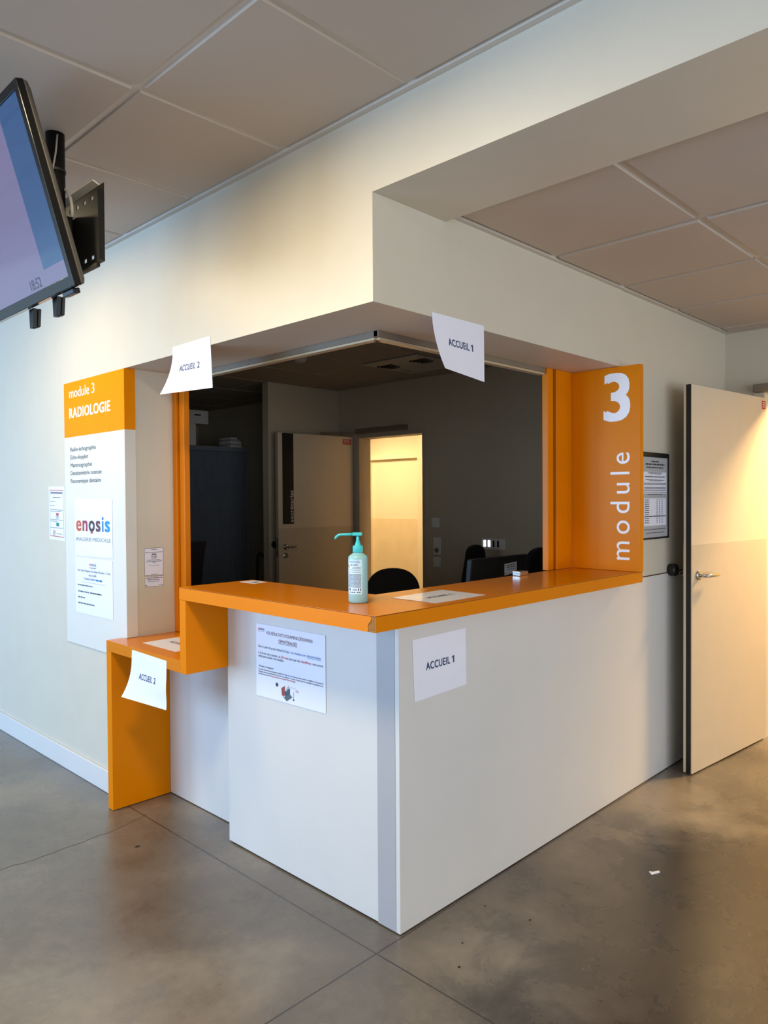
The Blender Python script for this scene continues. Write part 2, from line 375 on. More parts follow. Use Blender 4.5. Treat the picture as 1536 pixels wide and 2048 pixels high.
hm = MB(); lever(hm, A - nx*0.0016 + ux*0.066 + up*1.030, -nx, ux, 0.125); obj('handle', hm, CHROME, d1, smooth=True)['label'] = 'steel lever handle'
hm = MB(); lever(hm, A + nx*0.0456 + ux*0.066 + up*1.030, nx, ux, 0.125); obj('handle', hm, CHROME, d1, smooth=True)
rl = MB(); Pl = plane(A - nx*0.001 + ux*0.838, ux, up)
quad(rl, Pl, 0, 1.955, 0.05, 2.003, 0)
for k in range(3): quad(rl, plane(A - nx*0.0014 + ux*0.838, ux, up), 0.006, 1.966+0.012*k, 0.044, 1.970+0.012*k, 1)
obj('warning_label', rl, [REDS, WHITEV], d1)['label'] = 'small red warning label'
fr = MB(); fr.box(2.944, 3.106, -0.2195, -0.16, 0, 2.11); fr.box(2.944, 3.106, -1.20, -1.141, 0, 2.11); fr.box(2.944, 3.106, -1.141, -0.2195, 2.059, 2.11)
struct(obj('trim_5', fr, DOORW, bevel=0.002))
dc = MB(); dc.box(2.885, 2.943, -0.42, -0.172, 2.062, 2.108); obj('door_closer', dc, TRACK, d1, bevel=0.004)['label'] = 'grey door closer above the leaf'

# office door (secretariat)
d2 = thing('door_2', (2.255, 3.53, 0.0), 'white office door with a black lettered strip, folded back beside the lit doorway', 'door'); struct(d2)
A = Vector((2.245, 3.532, 0.008)); ux = Vector((3.09, 3.470, 0.008)) - A; LW = ux.length; ux = ux/LW; nx = Vector((-ux.y, ux.x, 0))
obj('leaf', MB().obox(A, ux*LW, nx*0.042, up*2.03), DOORW, d2, bevel=0.0015)
ps = MB(); ps.obox(A - nx*0.0015 + ux*0.001, ux*(LW-0.002), nx*0.0014, up*1.185); obj('protection_sheet', ps, DOORB, d2)
st = MB(); st.obox(A - nx*0.0014 + ux*0.045, ux*0.118, nx*0.0013, up*0.805); st.v = [v + up*1.222 for v in st.v]
obj('name_strip', st, BLACK, d2)['label'] = 'black strip reading secrétariat'
nm = MB(); letter(nm, 'secrétariat', lambda a, b: A - nx*0.0018 + ux*(0.158 - b) + up*(1.238 + a), 0, 0, 0.285, 0.036, 0.012)
nm.f = [tuple(f) for f in nm.f]; obj('name_lettering', nm, mat('grey_vinyl', (222, 218, 210), 0.5), d2)
hm = MB(); lever(hm, A - nx*0.0016 + ux*0.072 + up*1.020, -nx, ux, 0.12); obj('handle', hm, CHROME, d2, smooth=True)
hm = MB(); hm.lathe(A - nx*0.0016 + ux*0.072 + up*0.945, [(0, 0), (0.026, 0), (0.026, 0.007), (0.021, 0.01), (0, 0.01)], 24, axis=-nx); obj('keyhole_rose', hm, CHROME, d2, smooth=False)
rl = MB(); quad(rl, plane(A - nx*0.0005 + ux*0.725, ux, up), 0, 1.955, 0.10, 2.003, 0)
for k in range(3): quad(rl, plane(A - nx*0.0009 + ux*0.725, ux, up), 0.01, 1.966+0.012*k, 0.09, 1.970+0.012*k, 1)
obj('warning_label', rl, [REDS, WHITEV], d2)
lk = MB(); lk.obox(A - ux*0.001 + nx*0.010 + up*0.93, ux*0.001, nx*0.022, up*0.17); obj('lock_plate', lk, CHROME, d2)
dc = MB(); dc.box(3.055, 3.105, 2.77, 3.40, 2.062, 2.105); cl = obj('door_closer', dc, TRACK, d2, bevel=0.004)
ar = MB(); ar.tube([(3.07, 3.30, 2.055), (2.86, 3.42, 2.052), (2.70, 3.485, 2.050)], 0.008, 8); obj('closer_arm', ar, TRACK, d2)
fm = MB(); fm.box(3.104, 3.256, 2.572, 2.6075, 0, 2.06); fm.box(3.104, 3.256, 3.3975, 3.435, 0, 2.06); fm.box(3.104, 3.256, 2.6075, 3.3975, 2.0195, 2.06)
struct(obj('trim_6', fm, mat('frame_paint', (190, 178, 158), 0.5), bevel=0.002))
# door across the lit corridor
d3 = thing('door_3', (5.2, 5.0, 0.0), 'closed cream door across the bright yellow corridor', 'door'); struct(d3)
obj('leaf', MB().box(5.178, 5.1995, 4.331, 5.303, 0.008, 1.953), Y_, d3)
obj('protection_sheet', MB().box(5.1745, 5.1775, 4.333, 5.300, 0.01, 1.19), mat('corridor_sheet', (222, 204, 166), 0.6), d3)
fm = MB(); fm.box(5.12, 5.1993, 5.305, 5.39, 0, 2.02); fm.box(5.12, 5.1993, 4.3005, 4.33, 0, 2.02); fm.box(5.12, 5.1993, 4.33, 5.305, 1.955, 2.02)
obj('frame', fm, Y_, d3, bevel=0.002)

# ---- shutter frame of the desk opening
w1 = thing('window_1', (0.16, 1.66, 0.796), 'orange frame with shutter rails round the dark desk opening', 'window frame'); struct(w1)
obj('guide_rail', MB().box(0.140, 0.172, 1.624, 1.6595, 0.7965, HB-.0005), ORGF, w1, bevel=0.003)
obj('guide_rail', MB().box(0.150, 0.182, 1.568, 1.612, 0.7965, HB-.0005), ORGF, w1, bevel=0.003)
obj('rail_groove', MB().box(0.168, 0.182, 1.612, 1.624, 0.7965, HB-.0005), GAP, w1)
obj('guide_rail', MB().box(1.336, 1.386, 0.258, 0.290, 1.0970, HB-.0005), ORGF, w1, bevel=0.003)
obj('guide_rail', MB().box(1.406, 1.460, 0.252, 0.290, 1.0970, HB-.0005), ORGF, w1, bevel=0.003)
obj('rail_groove', MB().box(1.386, 1.406, 0.272, 0.290, 1.0970, HB-.0005), GAP, w1)
obj('jamb_plate', MB().box(1.461, 1.553, 0.255, 0.290, 1.0970, HB-.0005), ORGF, w1, bevel=0.001)
tk = MB(); tk.box(0.186, 0.206, 0.271, 1.66, 2.050, HB-.0004); tk.box(0.213, 1.335, 0.271, 0.291, 2.050, HB-.0004); tk.box(0.186, 0.210, 0.266, 0.291, 2.0502, HB-.0005)
obj('head_track', tk, TRACK, w1, bevel=0.001)['label'] = 'taupe metal track under the header'
tk = MB(); tk.box(0.189, 0.222, 0.292, 1.66, 2.041, 2.0498); tk.box(0.200, 1.335, 0.274, 0.307, 2.041, 2.0498)
obj('track_flange', tk, TRACKL, w1, bevel=0.001)

# ================================================================== THE DESK
# --- white front panels
base = thing('reception_desk', (0.0, 0.0, 0.0), 'white-panelled corner reception desk body under the orange worktops', 'desk')
P0 = lambda x0, x1, y0, y1, z0, z1: MB().box(x0, x1, y0, y1, z0, z1)
obj('front_panel', P0(0.0, 2.9495, 0.0, 0.018, 0.004, 1.0435), LAM, base, bevel=0.0008)['label'] = 'long white panel facing right'
obj('front_panel', P0(0.0015, 0.020, 0.1035, 0.991, 0.006, 1.0435), LAM, base, bevel=0.0008)['label'] = 'white panel facing left'
obj('corner_strip', P0(0.0, 0.020, 0.0192, 0.1025, 0.004, 1.0435), LAMG, base, bevel=0.0006)['label'] = 'grey vertical corner strip'
obj('end_panel', P0(0.021, 0.10, 0.975, 0.991, 0.004, 1.0435), LAM, base, bevel=0.0008)
obj('recess_panel', P0(0.10, 0.118, 0.992, 1.659, 0.004, 0.744), LAM, base, bevel=0.0008)
obj('carcass', MB().prism([(0.022, 0.020, 0.01), (1.56, 0.020, 0.01), (1.56, 0.24, 0.01), (0.14, 0.24, 0.01), (0.14, 0.97, 0.01), (0.022, 0.97, 0.01)], (0, 0, 1.03)), LAM, base)
# --- dado joint on the wall next to the desk
struct(obj('trim_7', MB().box(1.6105, 2.9494, 0.0005, 0.003, 1.0437, 1.0478), GAP))
struct(obj('wall_right_dado', MB().box(1.5805, 2.95, 0.0185, 0.33, 0, 1.0475), WALL))

# --- high orange worktop
X0, Y0, XI, YI, X1, Y1, ZT, ZB = -0.199, -0.092, 0.160, 0.265, 1.602, 1.033, 1.096, 1.045
top = thing('worktop', (-0.02, 0.08, ZB), 'high L-shaped orange worktop with a chipped front corner', 'worktop')
def Lpoly(d, z): return [(X0+d, Y0+d, z), (X1-d, Y0+d, z), (X1-d, YI-d, z), (XI-d, YI-d, z), (XI-d, Y1-d, z), (X0+d, Y1-d, z)]
obj('core', MB().prism(Lpoly(0.0016, ZB), (0, 0, ZT-0.0032-ZB)), CHIP, top)['label'] = 'brown chipboard core bare at the chipped corner'
obj('glue_line', MB().prism(Lpoly(0.0012, ZT-0.0031), (0, 0, 0.0018)), GAP, top)
obj('top_laminate', MB().prism(Lpoly(0.0004, ZT-0.0013), (0, 0, 0.0013)), ORGT, top)
ZE = ZT-0.0030
obj('edge_band', MB().box(X0+0.0004, X1, Y0, Y0+0.0015, ZB, ZE), ORG, top)
chp = [(X0, Y1, ZB), (X0, -0.0575, ZB), (X0, -0.0610, ZB+0.009), (X0, -0.0585, ZB+0.016), (X0, -0.0620, ZB+0.026), (X0, -0.0700, ZB+0.033), (X0, -0.0730, ZB+0.040), (X0, -0.0715, ZE), (X0, Y1, ZE)]
obj('edge_band', MB().prism(chp, (0.0015, 0, 0)), ORG, top)['label'] = 'orange edge band broken off at the corner'
obj('edge_band', MB().box(X1-0.0015, X1, Y0+0.0015, YI, ZB, ZE), ORG, top)
obj('edge_band', MB().box(X0+0.0015, XI, Y1-0.0015, Y1, ZB, ZE), ORG, top)
# underside lining so the core is orange from below
obj('underside', MB().prism(Lpoly(0.004, ZB-0.0008), (0, 0, 0.0009)), ORG, top)

# --- low orange worktop on its leg, hung from the high one by a drop panel
low = thing('low_worktop', (-0.02, 1.4, 0.0), 'low orange desk worktop with one side leg and a drop panel', 'desk')
LT, LB = 0.795, 0.745
obj('top', MB().box(X0, 0.185, Y1-0.0002, 1.6595, LB, LT), ORGT, low, bevel=0.001)
obj('top_end', MB().box(X0, WX-0.0135, 1.6597, 1.690, LB, LT), ORGT, low, bevel=0.001)
obj('drop_panel', MB().box(X0, 0.0, 0.9865, Y1-0.0008, LB, ZB-0.0012), ORG, low, bevel=0.001)
lg = MB(); lg.prism([(X0, 1.643, 0.003), (0.0985, 1.643, 0.003), (0.0985, 1.6590, 0.003), (WX-0.0135, 1.6590, 0.003), (WX-0.0135, 1.690, 0.003), (X0, 1.690, 0.003)], (0, 0, LB-0.0035))
obj('side_leg', lg, ORG, low, bevel=0.001)

# ================================================================== SIGNS
# --- left totem
sg = thing('totem_sign', (-0.111, 2.0, 0.697), 'tall wall sign, orange head over white body, listing the radiology services', 'sign')
SY0, SY1, SZ0, SZ1, SO = 1.6535, 2.332, 0.697, 2.0725, 1.785
SX = WX-0.0055
WH = mat('sign_white', (218, 217, 211), 0.25, spec=0.2, var=0.008); OH = mat('sign_orange', (240, 142, 0), 0.3, spec=0.06, coat=0.0, var=0.02, coat_rough=0.15)
obj('white_panel', MB().box(SX, WX-0.0005, 1.6605, SY1, SZ0, SO), WH, sg, bevel=0.0008)
obj('orange_panel', MB().box(SX, WX-0.0005, 1.6605, SY1, SO, SZ1), OH, sg, bevel=0.0008)
obj('white_return', MB().box(SX, -0.058, SY0, 1.6595, SZ0+0.1, SO), WH, sg)
obj('orange_return', MB().box(SX, -0.058, SY0, 1.6595, SO, SZ1), OH, sg)
PS = plane((SX-0.0004, 0, 0), (0, -1, 0), (0, 0, 1))
t = MB(); letter(t, 'module 3', PS, -2.262, 1.990, 0.297, 0.050, 0.006)
obj('module_lettering', t, WHITEV, sg)['label'] = 'white words module 3'
t = MB(); letter(t, 'RADIOLOGIE', PS, -2.266, 1.884, 0.470, 0.052, 0.032)
obj('heading_lettering', t, WHITEV, sg)['label'] = 'bold white word RADIOLOGIE'
t = MB()
for i, (s, y1) in enumerate((('Radio-échographie', 1.957), ('Echo-doppler', 2.045), ('Mammographie', 2.003), ('Densitométrie osseuse', 1.897), ('Panoramique dentaire', 1.905))):
    letter(t, s, PS, -2.259, 1.7085-0.0415*i, 2.259-y1, 0.0215, 0.018)
obj('services_lettering', t, INKG, sg)['label'] = 'grey list of five services'
# --- right orange blade
bl = thing('module_sign', (1.575, 0.08, 1.0965), 'orange end panel standing on the worktop with white 3 module', 'sign')
BX = 1.555
obj('panel', MB().box(BX, BX+0.036, -0.102, 0.256, 1.0968, 2.0725), ORG, bl, bevel=0.0012)
# part of the blade standing proud in front of the header
PB = plane((BX-0.0005, 0, 0), (0, -1, 0), (0, 0, 1))
t = MB(); letter(t, '3', PB, -0.083, 1.815, 0.137, 0.226, 0.026)
obj('numeral', t, WHITEV, bl)['label'] = 'large white 3'
t = MB(); PM = lambda a, b: Vector((BX-0.0005, -0.050+b, 1.150+a)); letter(t, 'module', PM, 0, 0, 0.512, 0.097, 0.0, 0, 1.35)
obj('lettering', t, WHITEV, bl)['label'] = 'white word module running upwards'

# ================================================================== PAPERS
def paper(name, label, cat, corners, W, H, items, material=PAPER, bulge=None, group=None, nu=16, nv=12, thick=0.0005, extra_mats=()):
    """sheet between four corners (TL, TR, BR, BL); bulge(s,t) moves points along the outward normal"""
    TL, TR, BR, BL = map(Vector, corners)
    nrm = (TR-TL).cross(TL-BL).normalized()
    def Pst(s, t, off=0.0):
        p = TL*(1-s)*(1-t) + TR*s*(1-t) + BR*s*t + BL*(1-s)*t
        d = bulge(s, t) if bulge else 0
        if not isinstance(d, (int, float)): p = p + Vector(d); d = 0
        return p + nrm*(d+off)
    mb = MB(); vs = []
    for side in (1, 0):
        for j in range(nv+1):
            for i in range(nu+1): vs.append(Pst(i/nu, j/nv, thick*side))
    n = (nu+1)*(nv+1); fs = []
    idx = lambda i, j, k: k*n + j*(nu+1) + i
    for j in range(nv):
        for i in range(nu):
            fs.append((idx(i, j+1, 0), idx(i+1, j+1, 0), idx(i+1, j, 0), idx(i, j, 0)))
            fs.append((idx(i, j, 1), idx(i+1, j, 1), idx(i+1, j+1, 1), idx(i, j+1, 1)))
    mb.add(vs, fs); fs = []
    for i in range(nu):
        fs.append((idx(i, 0, 0), idx(i+1, 0, 0), idx(i+1, 0, 1), idx(i, 0, 1))); fs.append((idx(i+1, nv, 0), idx(i, nv, 0), idx(i, nv, 1), idx(i+1, nv, 1)))
    for j in range(nv):
        fs.append((idx(0, j+1, 0), idx(0, j, 0), idx(0, j, 1), idx(0, j+1, 1))); fs.append((idx(nu, j, 0), idx(nu, j+1, 0), idx(nu, j+1, 1), idx(nu, j, 1)))
    mb.add(vs, fs)
    root = obj(name, mb, material, smooth=bool(bulge))
    if bulge: 
        for p in root.data.polygons: p.use_smooth = True
    tag(root, label, cat, group)
    # printing: a across (m), b upwards from the bottom edge (m)
    by = {}
    for q_, it in enumerate(items):
        PP = lambda a, b, o_=thick+0.0003+1.2e-5*q_: Pst(a/W, 1-b/H, o_)
        if len(it) > 2:
            m3 = MB(); it[1](m3, PP)
            if m3.v: obj('text_line', m3, it[0], root)
            continue
        mats = it[0]; mb2 = by.setdefault(mats.name, (mats, MB()))[1]
        it[1](mb2, PP)
    for k, (mt, mb2) in by.items():
        if mb2.v: obj('small_print', mb2, mt, root)
    return root
def T(s, a, t, wd, cap, bold, mt, W, H):     # a, width in fractions of W; t baseline and cap in fractions of H from the top
    return (mt, lambda mb, P: letter(mb, s, P, a*W, (1-t)*H, wd*W, cap*H, bold), 't')
def B(a, t, wd, h, mt, W, H, seed=1, wmin=0.03, wmax=0.09):
    return (mt, lambda mb, P: bars(mb, P, a*W, (1-t)*H, wd*W, h*H, random.Random(seed), 0, wmin*W, wmax*W))
def Q(a0, t0, a1, t1, mt, W, H):
    return (mt, lambda mb, P: quad(mb, P, a0*W, (1-t1)*H, a1*W, (1-t0)*H))
def PG(pts, mt, W, H):
    return (mt, lambda mb, P: mb.add([P(a*W, (1-t)*H) for a, t in pts], [tuple(range(len(pts)))]))
def accueil(n, W, H, a=0.25, t=0.535, wd=0.51, cap=0.125):
    it = [T('ACCUEIL', a, t, wd*(0.84 if n == 1 else 0.80), cap, 0.028, NAVY, W, H)]
    if n == 2: it.append(T('2', a+wd*0.885, t, wd*0.115, cap, 0.028, NAVY, W, H))
    else:
        x1 = a+wd; u = wd*0.026
        it.append(PG([(x1-1.9*u, t), (x1-.2*u, t), (x1-.2*u, t-cap), (x1-1.6*u, t-cap), (x1-3.6*u, t-cap*0.83), (x1-3.6*u, t-cap*0.66), (x1-1.9*u, t-cap*0.78)], NAVY, W, H))
    return it
G = 'ACCUEIL signs'
W4, H4 = 0.297, 0.21
def curl_a(s, t):       # hanging sheet swinging inwards at the lower left
    k = max(0, t-0.08)
    return (0.055*(1-s)*k*k, 0.0, 0.012*(1-s)*k*k - 0.010*s*k*0)
paper('paper_sign', 'white ACCUEIL 1 sheet hanging from the header over the desk corner', 'sign',
      [(0.176, -0.0010, 2.090), (0.474, -0.0010, 2.090), (0.472, -0.004, 1.881), (0.190, -0.010, 1.893)], W4, H4, accueil(1, W4, H4, .25, .52), bulge=curl_a, group=G)
paper('paper_sign', 'white ACCUEIL 1 sheet taped flat on the desk front below the chipped corner', 'sign',
      [(0.066, -0.0008, 0.975), (0.356, -0.0008, 0.978), (0.359, -0.0008, 0.772), (0.076, -0.0008, 0.763)], W4, H4, accueil(1, W4, H4, .225, .545, .54), group=G)
def curl_b(s, t):
    k = max(0, t-0.1); l = (1-s)
    return (-0.030*k*k*l, 0.085*k*k*l, 0.0)
paper('paper_sign', 'brightly lit ACCUEIL 2 sheet hanging from the header near the wall sign', 'sign',
      [(WX-0.0008, 1.216, 2.107), (WX-0.0008, 0.926, 2.110), (WX-0.002, 0.910, 1.900), (WX-0.004, 1.212, 1.908)], W4, H4, accueil(2, W4, H4, .24, .565, .49), bulge=curl_b, group=G)
def curl_c(s, t):
    k = max(0, t-0.25); l = (1-s)
    return (-0.028*k*k*l + 0.004*math.sin(9*t)*k*s, 0.10*k*k*l, 0.0)
paper('paper_sign', 'curling laminated ACCUEIL 2 sheet hanging off the low orange desk edge', 'sign',
      [(X0-0.0008, 1.437, 0.785), (X0-0.0008, 1.138, 0.779), (X0-0.002, 1.146, 0.571), (X0-0.004, 1.450, 0.565)], W4, H4, accueil(2, W4, H4, .26, .545, .46), bulge=curl_c, group=G)
def bump_d(s, t): return 0.0012*max(0, math.sin(3.14*s))*(1-t)*0.6 + 0.004*max(0, 0.22-s)**1
paper('paper_sign', 'glossy ACCUEIL 1 sheet lying flat on the high orange worktop', 'sign',
      [(0.128, 0.152, ZT+.0003), (0.428, 0.168, ZT+.0003), (0.417, -0.047, ZT+.0003), (0.130, -0.052, ZT+.0003)], W4, H4, accueil(1, W4, H4, .25, .56), bulge=bump_d, group=G)
paper('paper_sign', 'ACCUEIL 2 sheet lying flat on the low orange desk behind the drop panel', 'sign',
      [(0.090, 1.503, LT+.0003), (0.092, 1.206, LT+.0003), (-0.118, 1.204, LT+.0003), (-0.116, 1.501, LT+.0003)], W4, H4, accueil(2, W4, H4, .25, .56), group=G)

# --- results poster on the desk front
W, H = 0.42, 0.29
hx = lambda pts: pts
items = [T('VOS RÉSULTATS D\'EXAMENS DÉSORMAIS', .155, .128, .675, .042, .014, MAROON, W, H),
         T('DÉMATÉRIALISÉS', .348, .212, .267, .042, .014, MAROON, W, H), Q(.348, .220, .615, .226, MAROON, W, H),
         T('Dans le cadre du projet national du', .032, .325, .405, .034, .004, INKK, W, H),
         T('Ségur, vos résultats sont', .447, .325, .295, .034, .008, INKB, W, H), T('dématérialisés', .752, .325, .188, .034, .008, INKB, W, H), Q(.752, .334, .94, .339, INKB, W, H),
         T('À la fin de votre examen, un', .035, .415, .335, .034, .004, INKK, W, H), T('QR-code', .38, .415, .105, .034, .010, INKR, W, H),
         T('ainsi que des', .495, .415, .165, .034, .004, INKK, W, H), T('identifiants', .672, .415, .138, .034, .010, INKR, W, H), T('vous seront', .825, .415, .145, .034, .004, INKK, W, H),
         T('remis pour accéder à vos résultats.', .035, .458, .39, .034, .004, INKK, W, H),
         T('«Pourquoi ce changement ?', .04, .592, .235, .025, .006, INKK, W, H),
         T('Ce projet s\'inscrit dans le programme national', .035, .635, .365, .022, .004, INKK, W, H), T('du Ségur du numérique', .407, .635, .19, .022, .006, INKB, W, H), T('en santé, visant à simplifier et sécuriser les', .605, .635, .365, .022, .004, INKK, W, H),
         T('échanges entre les professionnels de santé et les patients. À terme, l\'objectif est de rassembler l\'ensemble de vos', .035, .667, .935, .022, .004, INKK, W, H),
         T('données de santé sur', .035, .698, .16, .022, .004, INKK, W, H), T('Mon Espace Santé (votre Dossier Médical Partagé).', .202, .698, .39, .022, .006, INKR, W, H)]
for i, (ch, mt) in enumerate((('u', INKR), ('n', MAROON), ('o', INKK), ('s', INKK), ('i', INKB), ('s', INKB))):
    pass
items += [T('en', .030, .085, .042, .038, .02, INKR, W, H), T('o', .074, .085, .018, .038, .02, INKK, W, H), T('sis', .094, .085, .036, .038, .02, INKB, W, H), Q(.03, .098, .13, .102, INKG, W, H)]
FOLD = ink('brick', (150, 62, 54)); TEAL = ink('slate_teal', (58, 80, 98))
circ = [(.32+.019*math.cos(k*.5236), .785+.028*math.sin(k*.5236)) for k in range(12)]
items += [PG(circ, ink('ink', (22, 30, 48)), W, H), PG([(.385, .815), (.437, .775), (.437, .900), (.410, .925), (.392, .905)], FOLD, W, H),
          PG([(.437, .845), (.510, .790), (.510, .870), (.437, .925)], TEAL, W, H), PG([(.410, .925), (.437, .925), (.510, .870), (.545, .905), (.462, .975)], INKG, W, H),
          PG([(.445, .835), (.490, .755), (.500, .785), (.455, .850)], GREYP, W, H), PG([(.59, .79), (.63, .80), (.63, .83), (.59, .82)], ink('pink', (206, 170, 190)), W, H),
          Q(.560, .83, .564, .93, INKG, W, H), Q(.553, .925, .572, .945, INKK, W, H), Q(.51, .775, .59, .778, INKG, W, H)]
paper('poster', 'exam results information poster taped on the white desk front facing left', 'poster',
      [(-0.0003, 0.783, 0.953), (-0.0003, 0.363, 0.954), (-0.0003, 0.363, 0.668), (-0.0003, 0.786, 0.662)], W, H, items, SHEET)
# --- logo poster and opening hours poster on the sign
W, H = 0.425, 0.292
E1 = ink('rust', (190, 84, 56)); E2 = ink('crimson', (150, 44, 74)); E3 = ink('plum', (66, 44, 62)); E4 = ink('umber', (92, 58, 66)); E5 = ink('azure', (26, 118, 190)); E6 = ink('cyan', (20, 140, 214))
items = [T('e', .035, .56, .150, .27, .03, E1, W, H), T('n', .215, .56, .140, .27, .03, E2, W, H), T('o', .385, .56, .165, .27, .03, E3, W, H), T('s', .575, .56, .125, .27, .03, E4, W, H),
         T('i', .735, .56, .045, .27, .03, E5, W, H), T('s', .810, .56, .13, .27, .03, E6, W, H), PG([(.466, .50), (.505, .595), (.430, .595)], E2, W, H),
         T('IMAGERIE MEDICALE', .03, .735, .92, .062, 0, INKG, W, H)]
PY = SX-0.0009
paper('poster', 'laminated poster with the large coloured logo on the wall sign', 'poster',
      [(PY, 2.211, 1.458), (PY, 1.787, 1.457), (PY, 1.787, 1.168), (PY, 2.214, 1.162)], W, H, items)
items = [T('en', .39, .13, .075, .055, .02, INKR, W, H), T('o', .468, .13, .03, .055, .02, INKK, W, H), T('sis', .503, .13, .075, .055, .02, INKB, W, H), B(.40, .17, .18, .012, INKG, W, H, 3),
         T('Votre Centre d\'Imagerie de la Clinique d\'Arcachon - La Teste', .06, .245, .88, .042, .004, INKG, W, H), T('vous accueille', .37, .315, .21, .042, .004, INKG, W, H),
         T('Du lundi au Vendredi', .25, .385, .29, .042, .008, INKB, W, H), B(.56, .385, .17, .03, INKB, W, H, 6), Q(.18, .43, .82, .434, INKG, W, H),
         B(.06, .505, .42, .024, INKG, W, H, 7), B(.07, .62, .32, .024, INKG, W, H, 8), B(.41, .62, .30, .024, INKK, W, H, 9), B(.07, .725, .19, .024, INKG, W, H, 10), B(.07, .83, .46, .024, INKG, W, H, 11)]
paper('poster', 'opening hours poster on the wall sign just below the logo poster', 'poster',
      [(PY, 2.214, 1.154), (PY, 1.790, 1.155), (PY, 1.793, 0.866), (PY, 2.213, 0.866)], W, H, items)
# --- red framed notice on the bare wall
W, H = 0.205, 0.293
FRM = ink('frame_red', (176, 62, 70)); FRG = ink('frame_grey', (120, 120, 136)); GRN = ink('teal_green', (40, 128, 120))
items = [Q(.06, .062, .94, .076, FRM, W, H), Q(.06, .925, .94, .939, FRM, W, H), Q(.06, .076, .075, .925, FRG, W, H), Q(.925, .076, .94, .925, FRG, W, H),
         Q(.12, .10, .88, .135, FRG, W, H), B(.25, .21, .50, .013, INKK, W, H, 2), B(.10, .285, .32, .010, INKG, W, H, 3), B(.10, .365, .28, .010, INKG, W, H, 4),
         B(.10, .44, .78, .009, INKG, W, H, 5), B(.10, .47, .68, .009, INKG, W, H, 6), Q(.46, .495, .62, .54, FRM, W, H), Q(.46, .54, .62, .60, GREYP, W, H),
         B(.10, .625, .78, .009, INKG, W, H, 7), B(.10, .655, .44, .009, INKG, W, H, 8), Q(.46, .675, .64, .74, GRN, W, H), B(.10, .775, .78, .009, INKG, W, H, 9), B(.46, .885, .36, .010, INKG, W, H, 10)]
ring = lambda mb, P: mb.add([P((.32+(.075 if k % 2 else .060)*math.cos((k//2)*.3927))*W, (.13+(.052 if k % 2 else .042)*math.sin((k//2)*.3927))*H) for k in range(32)], [((2*k) % 32, (2*k+1) % 32, (2*k+3) % 32, (2*k+2) % 32) for k in range(16)])
items.append((FRM, ring)); items.append(PG([(.26, .90), (.28, .91), (.39, .84), (.37, .83)], FRM, W, H))
paper('notice', 'red-bordered notice on the white wall left of the tall sign', 'notice',
      [(WX-0.0004, 2.562, 1.530), (WX-0.0004, 2.355, 1.526), (WX-0.0004, 2.352, 1.231), (WX-0.0004, 2.562, 1.237)], W, H, items)
# --- two notices on the jamb
W, H = 0.10, 0.135
items = [Q(.0, .0, 1, .012, MAROON, W, H), Q(0, .988, 1, 1, MAROON, W, H), Q(0, 0, .014, 1, MAROON, W, H), Q(.986, 0, 1, 1, MAROON, W, H),
         B(.36, .07, .30, .022, INKK, W, H, 1), B(.04, .17, .92, .018, INKK, W, H, 2), Q(.39, .21, .62, .25, MAROON, W, H), Q(.38, .25, .40, .37, MAROON, W, H), Q(.61, .25, .63, .37, MAROON, W, H), Q(.38, .37, .63, .385, MAROON, W, H), Q(.43, .28, .47, .34, INKK, W, H), Q(.54, .28, .58, .36, INKK, W, H),
         B(.16, .45, .68, .022, INKK, W, H, 3), B(.09, .50, .84, .020, INKK, W, H, 4), B(.44, .545, .12, .020, INKK, W, H, 5), B(.22, .64, .56, .012, INKG, W, H, 6), B(.34, .965, .36, .014, INKG, W, H, 7)]
JY = 1.6592
paper('notice', 'small portrait appointment notice with a red calendar on the jamb', 'notice',
      [(-0.018, JY, 1.217), (0.082, JY, 1.218), (0.081, JY, 1.082), (-0.018, JY, 1.084)], W, H, items, SHEET)
W, H = 0.10, 0.052
items = [B(.06, .20, .88, .075, MAROON, W, H, 1), B(.14, .36, .68, .065, MAROON, W, H, 2), B(.16, .52, .66, .055, INKB, W, H, 3), B(.76, .86, .22, .05, INKK, W, H, 4), PG([(.06+.03*math.cos(k*.7854), .85+.07*math.sin(k*.7854)) for k in range(8)], INKG, W, H),
         Q(0, 0, 1, .025, MAROON, W, H), Q(0, .975, 1, 1, MAROON, W, H), Q(0, 0, .01, 1, MAROON, W, H), Q(.99, 0, 1, 1, MAROON, W, H)]
paper('notice', 'small landscape card directly under the calendar notice on the jamb', 'notice',
      [(-0.017, JY, 1.080), (0.082, JY, 1.078), (0.081, JY, 1.027), (-0.016, JY, 1.030)], W, H, items, SHEET)
# --- framed price list
pf = thing('framed_price_list', (1.93, 0.002, 1.233), 'black-framed price list on the wall beside the orange sign', 'poster')
fr = MB(); a0, a1, b0, b1 = 1.775, 2.092, 1.233, 1.676
fr.box(a0, a1, -0.012, 0.0035, b1-0.024, b1); fr.box(a0, a1, -0.012, 0.0035, b0, b0+0.009); fr.box(a0, a0+0.009, -0.012, 0.0035, b0+0.009, b1-0.024); fr.box(a1-0.009, a1, -0.012, 0.0035, b0+0.009, b1-0.024)
obj('frame', fr, BLACK, pf, bevel=0.001)
obj('sheet', MB().box(a0+0.009, a1-0.009, -0.006, 0.003, b0+0.009, b1-0.024), GREYP, pf)
t = MB(); tw = MB(); PF = plane((a0+0.009, -0.0064, b0+0.009), (1, 0, 0), (0, 0, 1)); PF2 = plane((a0+0.009, -0.0062, b0+0.009), (1, 0, 0), (0, 0, 1)); W, H = 0.299, 0.41
quad(tw, PF2, 0.02, .06, .28, .20, 0); quad(tw, PF2, .015, .225, .285, .335, 0)
